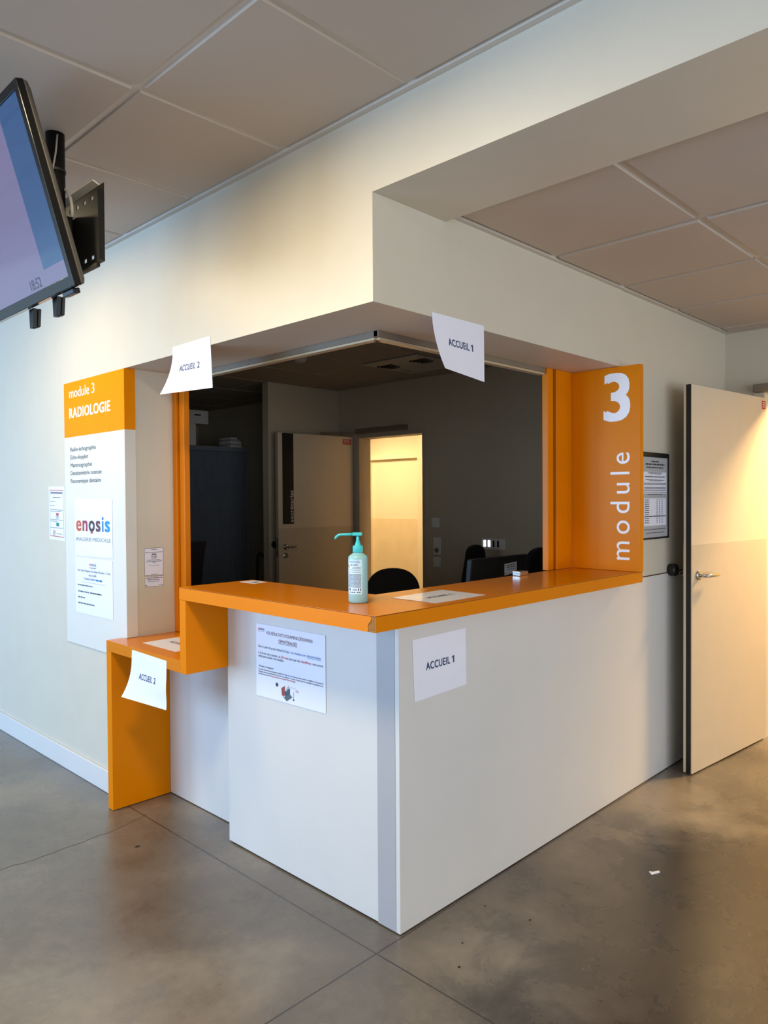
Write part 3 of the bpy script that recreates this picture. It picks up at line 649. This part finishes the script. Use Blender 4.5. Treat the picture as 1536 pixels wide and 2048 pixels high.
for z, wd, h, sd in ((.385, .09, .007, 1), (.370, .22, .008, 2), (.355, .20, .006, 3), (.330, .17, .003, 4), (.324, .13, .003, 5), (.308, .23, .005, 6), (.293, .22, .003, 8), (.288, .14, .003, 9), (.275, .26, .003, 10), (.270, .26, .003, 11), (.254, .25, .003, 12), (.249, .25, .003, 13), (.240, .26, .004, 14), (.230, .26, .003, 15), (.218, .18, .003, 16), (.105, .25, .006, 17), (.040, .26, .003, 18), (.022, .22, .003, 19)):
    bars(t, PF, W/2-wd/2, z, wd, h, random.Random(sd), 0, .01, .03)
for r in range(12):
    z = .190 - .0105*r
    if abs(z-.105) < .006: continue
    bars(t, PF, .03, z, .05, .004, random.Random(50+r), 0, .01, .03)
    for c in range(3): quad(t, PF, .165+.03*c, z, .178+.03*c, z+.004)
obj('printing', t, INKK, pf); obj('white_fields', tw, SHEET, pf)
# --- sticker at the inner end of the worktop
W, H = 0.15, 0.07
paper('sticker', 'small white card on the left end of the high worktop', 'sticker',
      [(0.072, 1.000, ZT+.0003), (0.148, 1.000, ZT+.0003), (0.140, 0.900, ZT+.0003), (0.072, 0.897, ZT+.0003)], 0.076, 0.10, [B(.15, .35, .7, .08, INKG, 0.076, 0.10, 2), Q(.25, .5, .75, .8, INKG, 0.076, 0.10)], SHEET)

# ================================================================== HAND GEL
bc = Vector((-0.0271, 0.1616, ZT+0.0004))
gel = thing('sanitizer_bottle', tuple(bc), 'turquoise pump bottle of hand gel on the worktop corner', 'bottle')
GEL = mat('frosted_gel', (150, 204, 212), 0.28, var=0.03, trans=0.12, spec=0.4); TUR = mat('turquoise_plastic', (64, 196, 204), 0.32, var=0.02)
body = MB().lathe(bc, [(0, 0), (0.029, 0), (0.0322, 0.003), (0.0332, 0.008), (0.0332, 0.150), (0.0326, 0.156), (0.029, 0.1605), (0.0175, 0.169), (0.0135, 0.1705), (0.0135, 0.173)], 48)
obj('body', body, GEL, gel, smooth=True)
vd = Vector((-0.696, 0.718, 0)).normalized()           # spout direction
pm = MB(); pm.lathe(bc, [(0, 0.1712), (0.0165, 0.1712), (0.0165, 0.193), (0.0155, 0.1945), (0.010, 0.1955), (0.0095, 0.200), (0.0062, 0.2085), (0.0052, 0.214), (0.0052, 0.229), (0, 0.229)], 32)
pmo = obj('collar', pm, TUR, gel, smooth=False)
for p in pmo.data.polygons: p.use_smooth = abs(p.normal.z) < .9
rb = MB()
for k in range(28):
    a = 2*math.pi*k/28; rb.tube([bc + Vector((math.cos(a)*.0165, math.sin(a)*.0165, .173)), bc + Vector((math.cos(a)*.0165, math.sin(a)*.0165, .191))], 0.0009, 6)
obj('collar_ribs', rb, TUR, gel)
hd_ = MB(); pn = Vector((-vd.y, vd.x, 0)); o = bc - vd*0.015 - pn*0.009 + Vector((0, 0, 0.2275)); hd_.obox(o, vd*0.033, pn*0.018, (0, 0, 0.0115))
obj('pump_head', hd_, TUR, gel, bevel=0.003)
sp = MB(); z = 0.2330
sp.tube([bc + vd*0.014 + up*z, bc + vd*0.035 + up*(z-.0005), bc + vd*0.058 + up*(z-.001), bc + vd*0.066 + up*(z-.003), bc + vd*0.073 + up*(z-.008), bc + vd*0.078 + up*(z-.016)], [0.0050, 0.0046, 0.0042, 0.0042, 0.0040, 0.0034], 14)
obj('spout', sp, TUR, gel, smooth=True)
# label wraps part of the cylinder, turned a little to the left of the viewer
vdir = Vector((-1.7748+0.0271, -1.6596-0.1616, 0)).normalized(); a_c = math.atan2(vdir.y, vdir.x) - 0.30
def PLb(off):
    rr = 0.0333+off
    return lambda a, b: bc + Vector((math.cos(a_c + a/rr)*rr, math.sin(a_c + a/rr)*rr, b))
lb = MB(); n = 24; w0, w1_ = -0.034, 0.0235
P_ = PLb(0.0003)
for k in range(n): quad(lb, P_, w0+(w1_-w0)*k/n, 0.0315, w0+(w1_-w0)*(k+1)/n, 0.148)
lbo = obj('label', lb, mat('label_blue_white', (196, 224, 240), 0.4, var=0.02), gel, smooth=True); lbo['label'] = 'pale blue printed label'
pr = MB(); P2 = PLb(0.0006); letter(pr, 'ANIOSGEL', P2, -0.0255, 0.1375, 0.043, 0.0075, 0.0)
obj('brand_lettering', pr, INKB, gel)
pr = MB(); letter(pr, '85 NPC', P2, -0.018, 0.127, 0.029, 0.0062, 0.01)
for k, (z, wd) in enumerate(((.1225, .028), (.1190, .032), (.113, .045), (.106, .045))): bars(pr, P2, 0.020-wd, z, wd, .0012, random.Random(k), 0, .003, .008)
for k in range(17): bars(pr, P2, -0.028, 0.0985-0.0027*k, 0.049, 0.0013, random.Random(30+k), 0, .002, .007)
quad(pr, P2, 0.010, 0.043, 0.020, 0.052); bars(pr, P2, -.010, .048, .016, .0015, random.Random(3), 0, .004, .008); bars(pr, P2, -.010, .044, .016, .0015, random.Random(4), 0, .004, .008)
quad(pr, P2, -.025, .0435, -.019, .052); bars(pr, P2, -.022, .0365, .022, .003, random.Random(5), 0, .004, .008); bars(pr, P2, .006, .0365, .014, .003, random.Random(6), 0, .003, .006)
obj('small_print', pr, NAVY, gel)
dr = MB(); dr.add([P2(-0.034, 0.124), P2(-0.0265, 0.1225), P2(-0.0285, 0.130), P2(-0.034, 0.1345), P2(-0.018, 0.1205), P2(-0.023, 0.1245)], [(0, 1, 2, 3), (1, 4, 5, 2)]); obj('hand_picture', dr, mat('skin_print', (170, 130, 92), 0.5), gel)

# ================================================================== TELEVISION
tilt = R_(16.3); TU = Vector((-math.sin(tilt), 0, math.cos(tilt))); TN = Vector((-math.cos(tilt), 0, -math.sin(tilt))); TY = Vector((0, 1, 0))
TB = Vector((-0.840, 0.500, 2.079)); TW, TH = 0.97, 0.561
tv = thing('television', tuple(TB + TY*TW/2), 'black flat television tilted down from the ceiling, showing the time 18:52', 'television')
Lt = lambda a, b, c=0.0: TB + TY*a + TU*b + TN*c       # a from the right edge leftwards, b up, c towards the viewer
def tvbox(a0, a1, b0, b1, c0, c1): return MB().obox(Lt(a0, b0, c0), TY*(a1-a0), TU*(b1-b0), TN*(c1-c0))
bz = MB()
for a0, a1, b0, b1 in ((0, 0.024, 0, TH), (TW-0.024, TW, 0, TH), (0.024, TW-0.024, 0, 0.032), (0.024, TW-0.024, TH-0.024, TH)): bz.obox(Lt(a0, b0, -0.022), TY*(a1-a0), TU*(b1-b0), TN*0.022)
obj('bezel', bz, mat('gloss_black', (10, 10, 11), 0.16, var=0.05, spec=0.3), tv, bevel=0.002)
bk = MB(); ring0 = [(0.0, 0.0, -.022), (TW, 0.0, -.022), (TW, TH, -.022), (0, TH, -.022)]
prof = [(0.0, -0.0221), (0.004, -0.034), (0.016, -0.044), (0.06, -0.052), (0.14, -0.062)]
vs = []; fs = []
for ins, c in prof:
    vs += [Lt(ins, ins, c), Lt(TW-ins, ins, c), Lt(TW-ins, TH-ins, c), Lt(ins, TH-ins, c)]
for i in range(len(prof)-1):
    for k in range(4): fs.append((i*4+k, i*4+(k+1) % 4, (i+1)*4+(k+1) % 4, (i+1)*4+k))
fs += [(0, 3, 2, 1), tuple(range((len(prof)-1)*4, len(prof)*4))]
bk.add(vs, fs); obj('back_cover', bk, mat('tv_back', (44, 42, 42), 0.5, var=0.05), tv, bevel=0.004)
def screen_mat(name, rgb, e): 
    return mat(name, (10, 10, 14), 0.08, var=0.02, emit=(rgb, e*0.8), spec=0.6)
SL = screen_mat('screen_lavender', (126, 122, 166), 1.0); SB = screen_mat('screen_blue', (52, 92, 146), 1.0); SD = screen_mat('screen_dark', (44, 44, 62), 1.0); SG = screen_mat('screen_band', (150, 160, 196), 1.0)
sc = MB()
def sq(a0, a1, b0, b1, mi, c=-0.004): sc.add([Lt(a1, b0, c), Lt(a0, b0, c), Lt(a0, b1, c), Lt(a1, b1, c)], [(0, 1, 2, 3)], mi)
sq(0.024, TW-0.024, 0.032, 0.080, 0); sq(0.024, 0.175, 0.080, TH-0.024, 1); sq(0.175, TW-0.024, 0.080, TH-0.024, 0)
sq(0.60, 0.80, 0.10, 0.24, 2, -0.0036)
scr = obj('screen', sc, [SL, SB, SD, SG], tv); scr['label'] = 'lit screen, lavender with a blue band'
t = MB(); PT = lambda a, b: Lt(0.40-a, b, -0.0034)
letter(t, '18:52', PT, 0.10, 0.040, 0.085, 0.030, 0.004); obj('clock_digits', t, screen_mat('screen_ink', (36, 36, 56), 1.0), tv)
lg_ = MB(); lg_.obox(Lt(0.60, -0.016, -0.03), TY*0.12, TU*0.016, TN*0.018); obj('sensor_bar', tvbox(0.045, 0.12, -0.016, 0.0, -0.036, -0.012), BLACK, tv, bevel=0.003)

mt_ = thing('tv_mount', (-0.743, 0.86, ZC), 'black ceiling pole with perforated bracket plates carrying the television', 'tv mount')
obj('pole', MB().tube([(-0.743, 0.86, ZC+0.003), (-0.743, 0.86, 2.27)], 0.030, 24), BLKM, mt_, smooth=True)
obj('pole_clamp', MB().tube([(-0.743, 0.86, 2.545), (-0.743, 0.86, 2.553)], 0.033, 24), BLACK, mt_)
ar = MB(); ar.box(-0.715, -0.655, 0.93, 1.01, 2.28, 2.44); obj('arm', ar, BLKM, mt_, bevel=0.004)
ar = MB(); c0 = Lt(0.36, 0.26, -0.066); ar.tube([(-0.775, 0.86, 2.37), tuple(c0)], 0.022, 12); obj('arm', ar, BLKM, mt_)
pb = MB(); pb.obox(Lt(0.20, 0.13, -0.068), TY*0.36, TU*0.30, TN*0.004); obj('tv_plate', pb, BLKM, mt_)
# perforated plate hanging free on the wall side of the pole
def plate(x, y0, y1, z0, z1):
    mb = MB(); t_ = 0.003
    zt0, zt1 = z1-0.034, z1-0.020; zb0, zb1 = z0+0.024, z0+0.038
    ho = [y0+0.018+0.056*k for k in range(10) if y0+0.018+0.056*k+0.022 < y1]
    mb.box(x, x+t_, y0, y1, z0, zb0); mb.box(x, x+t_, y0, y1, zb1, zt0); mb.box(x, x+t_, y0, y1, zt1, z1)
    for za, zb in ((zt0, zt1), (zb0, zb1)):
        p = y0
        for h in ho: mb.box(x, x+t_, p, h, za, zb); p = h+0.021
        mb.box(x, x+t_, p, y1, za, zb)
    return mb
px = -0.652
obj('bracket_plate', plate(px, 0.705, 1.02, 2.238, 2.494), BLKM, mt_)['label'] = 'free perforated bracket plate'
fl = MB(); fl.obox((px, 0.735, 2.494), (0, 0.285, 0), (-0.022, 0, 0.010), (0.001, 0, 0.003)); obj('plate_flange', fl, mat('lit_flange_metal', (214, 206, 190), 0.5), mt_)  # light falling on the flange is painted in as a pale colour
fl = MB(); fl.box(px-0.018, px, 0.705, 0.708, 2.24, 2.47); obj('plate_lip', fl, BLKM, mt_)
fl = MB(); fl.box(px-0.012, px, 0.735, 1.02, 2.226, 2.2378); obj('plate_foot', fl, BLKM, mt_)
CAB = mat('grey_cable', (140, 140, 138), 0.5)
cb = MB(); pts = [(-0.745, 0.925, 2.485), (-0.72, 0.919, 2.505), (-0.72, 0.894, 2.511), (-0.72, 0.857, 2.501), (-0.72, 0.822, 2.477), (-0.72, 0.799, 2.449), (-0.72, 0.789, 2.422), (-0.72, 0.787, 2.385)]
cb.tube(pts, 0.0055, 10); obj('cable', cb, CAB, mt_, smooth=True)
cb = MB(); cb.tube([(-0.748, 0.829, 2.66), (-0.755, 0.826, 2.60), (-0.765, 0.828, 2.54), (-0.758, 0.828, 2.50), (-0.775, 0.83, 2.44)], 0.003, 8); obj('cable', cb, mat('thin_cable', (150, 146, 140), 0.5), mt_, smooth=True)
for (yy, xx, z0, z1) in ((0.905, -0.795, 2.026, 2.090), (0.725, -0.790, 2.034, 2.096)):
    st = MB(); st.prism([(xx-0.016, yy-0.006, z0), (xx-0.016, yy+0.016, z0), (xx-0.016, yy+0.022, z1), (xx-0.016, yy-0.014, z1)], (0.016, 0, 0)); st.prism([(xx+0.0005, yy-0.010, z0+0.006), (xx+0.0005, yy+0.010, z0+0.004), (xx+0.0005, yy+0.014, z1), (xx+0.0005, yy-0.018, z1)], (0.010, 0, 0))
    obj('pull_strap', st, BLACK, mt_, bevel=0.002)

# ================================================================== OFFICE CONTENTS
def rail_switch(y, z, w_, h_, kind, label, cat, group=None):
    x = 3.1104
    r = thing(cat.replace(' ', '_') if kind != 'quad' else 'wall_socket', (x, y, z-h_/2), label, cat, group)
    obj('plate', MB().box(x-0.010, x, y-w_/2, y+w_/2, z-h_/2, z+h_/2), mat('switch_white', (240, 240, 236), 0.4), r, bevel=0.003)
    return r, x-0.010
r, x = rail_switch(2.459, 1.241, 0.082, 0.082, 's', 'square white switch highest on the wall right of the lit doorway', 'light switch')
obj('rocker', MB().box(x-0.004, x, 2.43, 2.488, 1.212, 1.27), MATS['switch_white'], r, bevel=0.002)
r, x = rail_switch(2.443, 1.040, 0.082, 0.150, 's', 'double plate of switch over socket, in the middle of the wall column', 'light switch')
obj('rocker', MB().box(x-0.003, x, 2.416, 2.470, 1.048, 1.102), MATS['switch_white'], r, bevel=0.002)
obj('socket_well', MB().lathe((x-0.0005, 2.443, 1.003), [(0, 0), (0.022, 0), (0.022, 0.002), (0.017, 0.002), (0, 0.0021)], 24, axis=(-1, 0, 0)), mat('socket_shadow', (120, 118, 112), 0.5), r)
r, x = rail_switch(2.444, 0.902, 0.082, 0.082, 's', 'square white switch lowest of the wall column', 'light switch')
obj('rocker', MB().box(x-0.003, x, 2.417, 2.471, 0.875, 0.929), MATS['switch_white'], r, bevel=0.002)
r, x = rail_switch(1.856, 1.078, 0.230, 0.085, 'quad', 'long white wall plate with two glowing indicators above the chairs', 'wall socket')
for k in range(4):
    yy = 1.936 - 0.044*k
    if k < 2: o_ = obj('indicator', MB().box(x-0.003, x, yy-0.012, yy+0.012, 1.055, 1.108), mat('lit_indicator', (240, 244, 255), 0.4, emit=((240, 246, 255), 1.4)), r, bevel=0.004); o_['label'] = 'glowing white indicator'
    else: obj('slot', MB().box(x-0.002, x, yy-0.009, yy+0.009, 1.055, 1.108), BLACK, r, bevel=0.003)
# wall door stops
for (c, n_, lab) in (((2.127, 0.0035, 1.060), (0, -1, 0), 'round black door stop on the wall behind the right door handle'), ((2.314, 3.6895, 1.044), (0, -1, 0), 'round black door stop behind the office door handle')):
    b = MB().lathe(c, [(0, 0), (0.030, 0), (0.032, 0.006), (0.032, 0.036), (0.027, 0.043), (0, 0.044)], 28, axis=n_)
    tag(obj('door_stop', b, BLACK, smooth=False, bevel=0.0), lab, 'door stop')
# tambour cabinet
CX0, CX1, CY = 1.62, 2.745, 4.66
cab = thing('tambour_cabinet', (2.18, 4.66, 0), 'tall grey cabinet with a ribbed sliding front in the dark alcove', 'cabinet')
CG = mat('cabinet_grey', (128, 134, 142), 0.5); CT = mat('tambour_grey', (112, 120, 132), 0.5)
cb = MB(); cb.box(CX0, CX1, CY+.03, CY+0.45, 0.0, 1.98); obj('body', cb, CG, cab)
fm = MB(); fm.box(CX0, CX1, CY, CY+.0298, 1.935, 1.98); fm.box(CX0, CX0+.035, CY, CY+.0298, 0, 1.935); fm.box(CX1-.035, CX1, CY, CY+.0298, 0, 1.935); fm.box(CX0+.035, CX1-.035, CY, CY+.0298, 0, .08)
obj('frame', fm, CG, cab, bevel=0.002)
tb = MB(); x = CX0+.036
while x < CX1-.055: tb.box(x, x+0.019, CY+.014, CY+.0296, .081, 1.934); x += 0.0215
obj('tambour_front', tb, CT, cab, bevel=0.003)
CBX = mat('card_white', (232, 226, 218), 0.8, var=0.04)
b1 = thing('storage_box', (2.09, 4.85, 1.9805), 'pale cardboard box standing on the left of the dark cabinet', 'box', 'boxes on the cabinet')
obj('carton', MB().box(1.86, 2.150, 4.70, 4.98, 1.9806, 2.195), CBX, b1, bevel=0.002); obj('hand_hole', MB().box(2.03, 2.07, 4.6985, 4.6998, 2.03, 2.042), INKK, b1)
b2 = thing('storage_box', (2.1, 4.85, 2.196), 'long pale box lying on top of the other box on the cabinet', 'box', 'boxes on the cabinet')
obj('carton', MB().box(1.90, 2.285, 4.69, 4.99, 2.1955, 2.325), CBX, b2, bevel=0.002); obj('mark', MB().box(2.13, 2.20, 4.6885, 4.6898, 2.272, 2.286), INKK, b2)
for k, (w_, dx_, h_) in enumerate(((0.135, 0, 0.022), (0.125, .004, 0.018), (0.13, -.004, 0.024), (0.10, .01, 0.02), (0.08, .0, 0.016))):
    z = 1.9806 + sum((0.022, 0.018, 0.024, 0.02, 0.016)[:k]) + 0.0004*k
    pos = ('bottom', 'second from bottom', 'middle', 'second from top', 'topmost')[k]
    tag(obj('paper_ream', MB().box(2.55+dx_, 2.55+dx_+w_, 4.70, 4.90, z, z+h_), CBX if k % 2 == 0 else GREYP, bevel=0.001), f'{pos} of the small paper packs stacked at the right end of the cabinet', 'paper pack', 'paper packs on the cabinet')
um = MB(); um.tube([(2.795, 4.60, 0.001), (2.795, 4.60, 0.80), (2.795, 4.60, 0.85), (2.803, 4.60, 0.876), (2.822, 4.60, 0.892), (2.845, 4.60, 0.890), (2.862, 4.60, 0.872), (2.866, 4.60, 0.85)], 0.010, 12)
tag(obj('walking_cane', um, BLACK, smooth=True), 'black crook-handled stick upright in the dark gap beside the cabinet', 'walking stick')
# ceiling unit and detector
ac = thing('ceiling_air_unit', (2.55, 2.2, ZCO), 'square ceiling air unit with curved louvres in the dark office ceiling', 'air conditioner')
acm = mat('air_unit_grey', (196, 190, 180), 0.5)
obj('panel', MB().box(2.265, 2.835, 1.92, 2.485, ZCO-0.012, ZCO-0.0025), acm, ac, bevel=0.004)
for (cy, sgn) in ((2.37, 1), (2.03, -1)):
    lv = MB()
    for k in range(4):
        rr = 0.05 + 0.022*k; p = []
        for j in range(13):
            a = R_(-70 + 140*j/12)
            p.append((2.42 + 0.035*k + rr*0.25*math.cos(a) - .03, cy - sgn*0.0 + (0.085-0.008*k)*math.sin(a), ZCO-0.0135))
        lv.tube(p, 0.0065, 8)
    obj('louvre', lv, BLACK, ac)
gr = MB()
for k in range(4): gr.box(2.62+.045*k, 2.64+.045*k, 2.395, 2.41, ZCO-.0135, ZCO-.0118)
obj('grille_slots', gr, BLACK, ac)
sd = MB().lathe((1.738, 2.609, ZCO-.0025), [(0, 0), (0.055, 0), (0.055, -0.012), (0.045, -0.030), (0.03, -0.040), (0, -0.040)], 32); sd.f = [tuple(reversed(f)) for f in sd.f]
tag(obj('smoke_detector', sd, acm), 'round smoke detector on the dark office ceiling', 'smoke detector')
# desk inside the office, below worktop level
dk = thing('office_desk', (1.5, 0.65, 0), 'office desk behind the high worktop under the dark monitors', 'desk')
obj('top', MB().box(0.75, 2.2, 0.40, 1.0, 0.715, 0.74), CG, dk, bevel=0.002)
for (xx, yy) in ((0.80, 0.45), (2.15, 0.45), (0.80, 0.95), (2.15, 0.95)): obj('leg', MB().box(xx-.02, xx+.02, yy-.02, yy+.02, 0, 0.7148), CHROME, dk)
dk2 = thing('office_desk', (0.65, 2.2, 0), 'side desk under the dark screen at the left of the opening', 'desk')
obj('top', MB().box(0.30, 0.90, 1.80, 2.9, 0.715, 0.74), CG, dk2, bevel=0.002)
for (xx, yy) in ((0.34, 1.84), (0.86, 1.84), (0.34, 2.86), (0.86, 2.86)): obj('leg', MB().box(xx-.02, xx+.02, yy-.02, yy+.02, 0, 0.7148), CHROME, dk2)
def monitor(loc, ux, W_, H_, zb, tiltv, label):
    loc = Vector(loc); ux = Vector(ux).normalized(); n = Vector((ux.y, -ux.x, 0)); uz = (up + n*tiltv).normalized()
    r = thing('computer_monitor', tuple(loc), label, 'monitor')
    o = loc + up*(zb-loc.z) - ux*W_/2
    pb = MB(); pb.obox(o, ux*W_, uz*H_, -n*0.035); obj('housing', pb, mat('dark_housing', (20, 16, 17), 0.35, var=0.1), r, bevel=0.006)
    obj('screen', MB().obox(o + ux*.012 + uz*.012 - n*0.0352, ux*(W_-.024), uz*(H_-.024), -n*0.001), BLACK, r)
    stn = MB(); c = loc; stn.obox(c - ux*0.03 - n*0.05, ux*0.06, n*0.03, up*(zb-loc.z+0.10)); obj('stand', stn, BLACK, r)
    ft = MB(); ft.obox(c - ux*0.12 - n*0.10, ux*0.24, n*0.16, up*0.012); obj('foot', ft, BLACK, r, bevel=0.003)
    return r, o, n, uz
r, o, n, uz = monitor((1.625, 0.77, 0.7401), (1, 0.0, 0), 0.53, 0.34, 0.785, 0.10, 'dark monitor seen from behind with a white note on it')
W, H = 0.115, 0.060
ux_ = Vector((1, 0, 0)); nb = ux_.cross(uz).normalized()
def onback(a, b): return o + ux_*a + uz*b + nb*0.0008
paper('sticky_note', 'small white card stuck on the back of the dark monitor', 'note', [onback(.303, .296), onback(.422, .303), onback(.430, .240), onback(.312, .230)], 0.117, 0.064,
      [B(.08, .22, .84, .10, MAROON, .117, .064, 1), B(.16, .40, .68, .10, MAROON, .117, .064, 2), B(.16, .58, .68, .07, INKB, .117, .064, 3), Q(.06, .80, .12, .92, INKB, .117, .064), B(.76, .9, .2, .06, INKK, .117, .064, 4)], SHEET)
monitor((0.50, 2.22, 0.7401), (1, 0.05, 0), 0.26, 0.44, 0.775, 0.20, 'black screen back at the left end of the desk opening')
tag(obj('metal_box', MB().box(1.040, 1.108, 0.222, 0.262, ZT+.0004, ZT+0.020), CHROME, bevel=0.002), 'small silver box at the back edge of the worktop', 'box')
def chair(x, y, rz, w_, zt, label, taper=0.6, tall=0.5, sw=0.24):
    r = thing('office_chair', (x, y, 0), label, 'chair', None)
    c, s_ = math.cos(rz), math.sin(rz); L = lambda a, b, z: Vector((x + a*c - b*s_, y + a*s_ + b*c, z))
    bkm = MB(); n = 14; z0 = zt - tall
    prof = []
    for k in range(n+1):                         # outline of the backrest: superellipse top
        t = k/n; hw = w_/2*(taper + (1-taper)*(1-t))
        prof.append((t, hw))
    front = []; zc = []
    pts = []
    for k in range(25):
        a = math.pi*k/24; ca, sa = math.cos(a), math.sin(a)
        pts.append((w_*taper/2*math.copysign(abs(ca)**0.85, ca), zt - 0.46*w_*taper*(1-abs(sa)**0.9)))
    pts += [(-w_/2*0.95, z0+0.05), (-w_/2*0.8, z0), (w_/2*0.8, z0), (w_/2*0.95, z0+0.05)]
    bkm.prism([L(p, 0.0, z) for p, z in pts], L(0, 0.055, 0)-L(0, 0, 0))
    obj('backrest', bkm, BLKF, r, bevel=0.014)
    obj('seat', MB().obox(L(-sw, 0.06, 0.44), L(2*sw, 0, 0)-L(0, 0, 0), L(0, 0.46, 0)-L(0, 0, 0), (0, 0, 0.07)), BLKF, r, bevel=0.03)
    obj('back_support', MB().tube([L(0, 0.25, 0.42), L(0, -0.02, 0.42), L(0, -0.03, z0+0.12)], 0.02, 8), BLACK, r)
    obj('column', MB().tube([L(0, 0.28, 0.06), L(0, 0.28, 0.44)], 0.028, 12), BLACK, r)
    for k in range(5):
        a = 2*math.pi*k/5; e = L(0.28*math.cos(a), 0.28+0.28*math.sin(a), 0.035)
        leg = obj('leg', MB().tube([L(0, 0.28, 0.10), e + up*0.02], [0.024, 0.016], 8), BLACK, r)
        obj('castor', MB().lathe(e - Vector((0, 0.012, 0.005)), [(0, 0), (0.028, 0), (0.03, .004), (0.03, .02), (0.028, .024), (0, .024)], 16, axis=(0, 1, 0)), BLACK, leg)
    return r
chair(1.79, 1.72, R_(-45), 0.42, 0.985, 'black office chair in front of the bright yellow doorway', 0.86, 0.40)
chair(2.74, 1.73, R_(0), 0.46, 1.095, 'black high-backed office chair left of the monitor with the note', 0.44, 0.55)
chair(2.53, 1.08, R_(180), 0.46, 1.115, 'black office chair half hidden by the orange frame, right of the monitor', 0.8, 0.50)
# white scrap on the hall floor
sc_ = MB(); sc_.prism([(0.952, -0.430, 0.0006), (0.968, -0.412, 0.0006), (0.975, -0.425, 0.0006), (1.000, -0.438, 0.0006), (0.990, -0.446, 0.0006), (0.970, -0.436, 0.0006)], (0, 0, 0.003))
tag(obj('paper_scrap', sc_, SHEET), 'tiny white scrap on the dark concrete floor right of the desk', 'scrap')
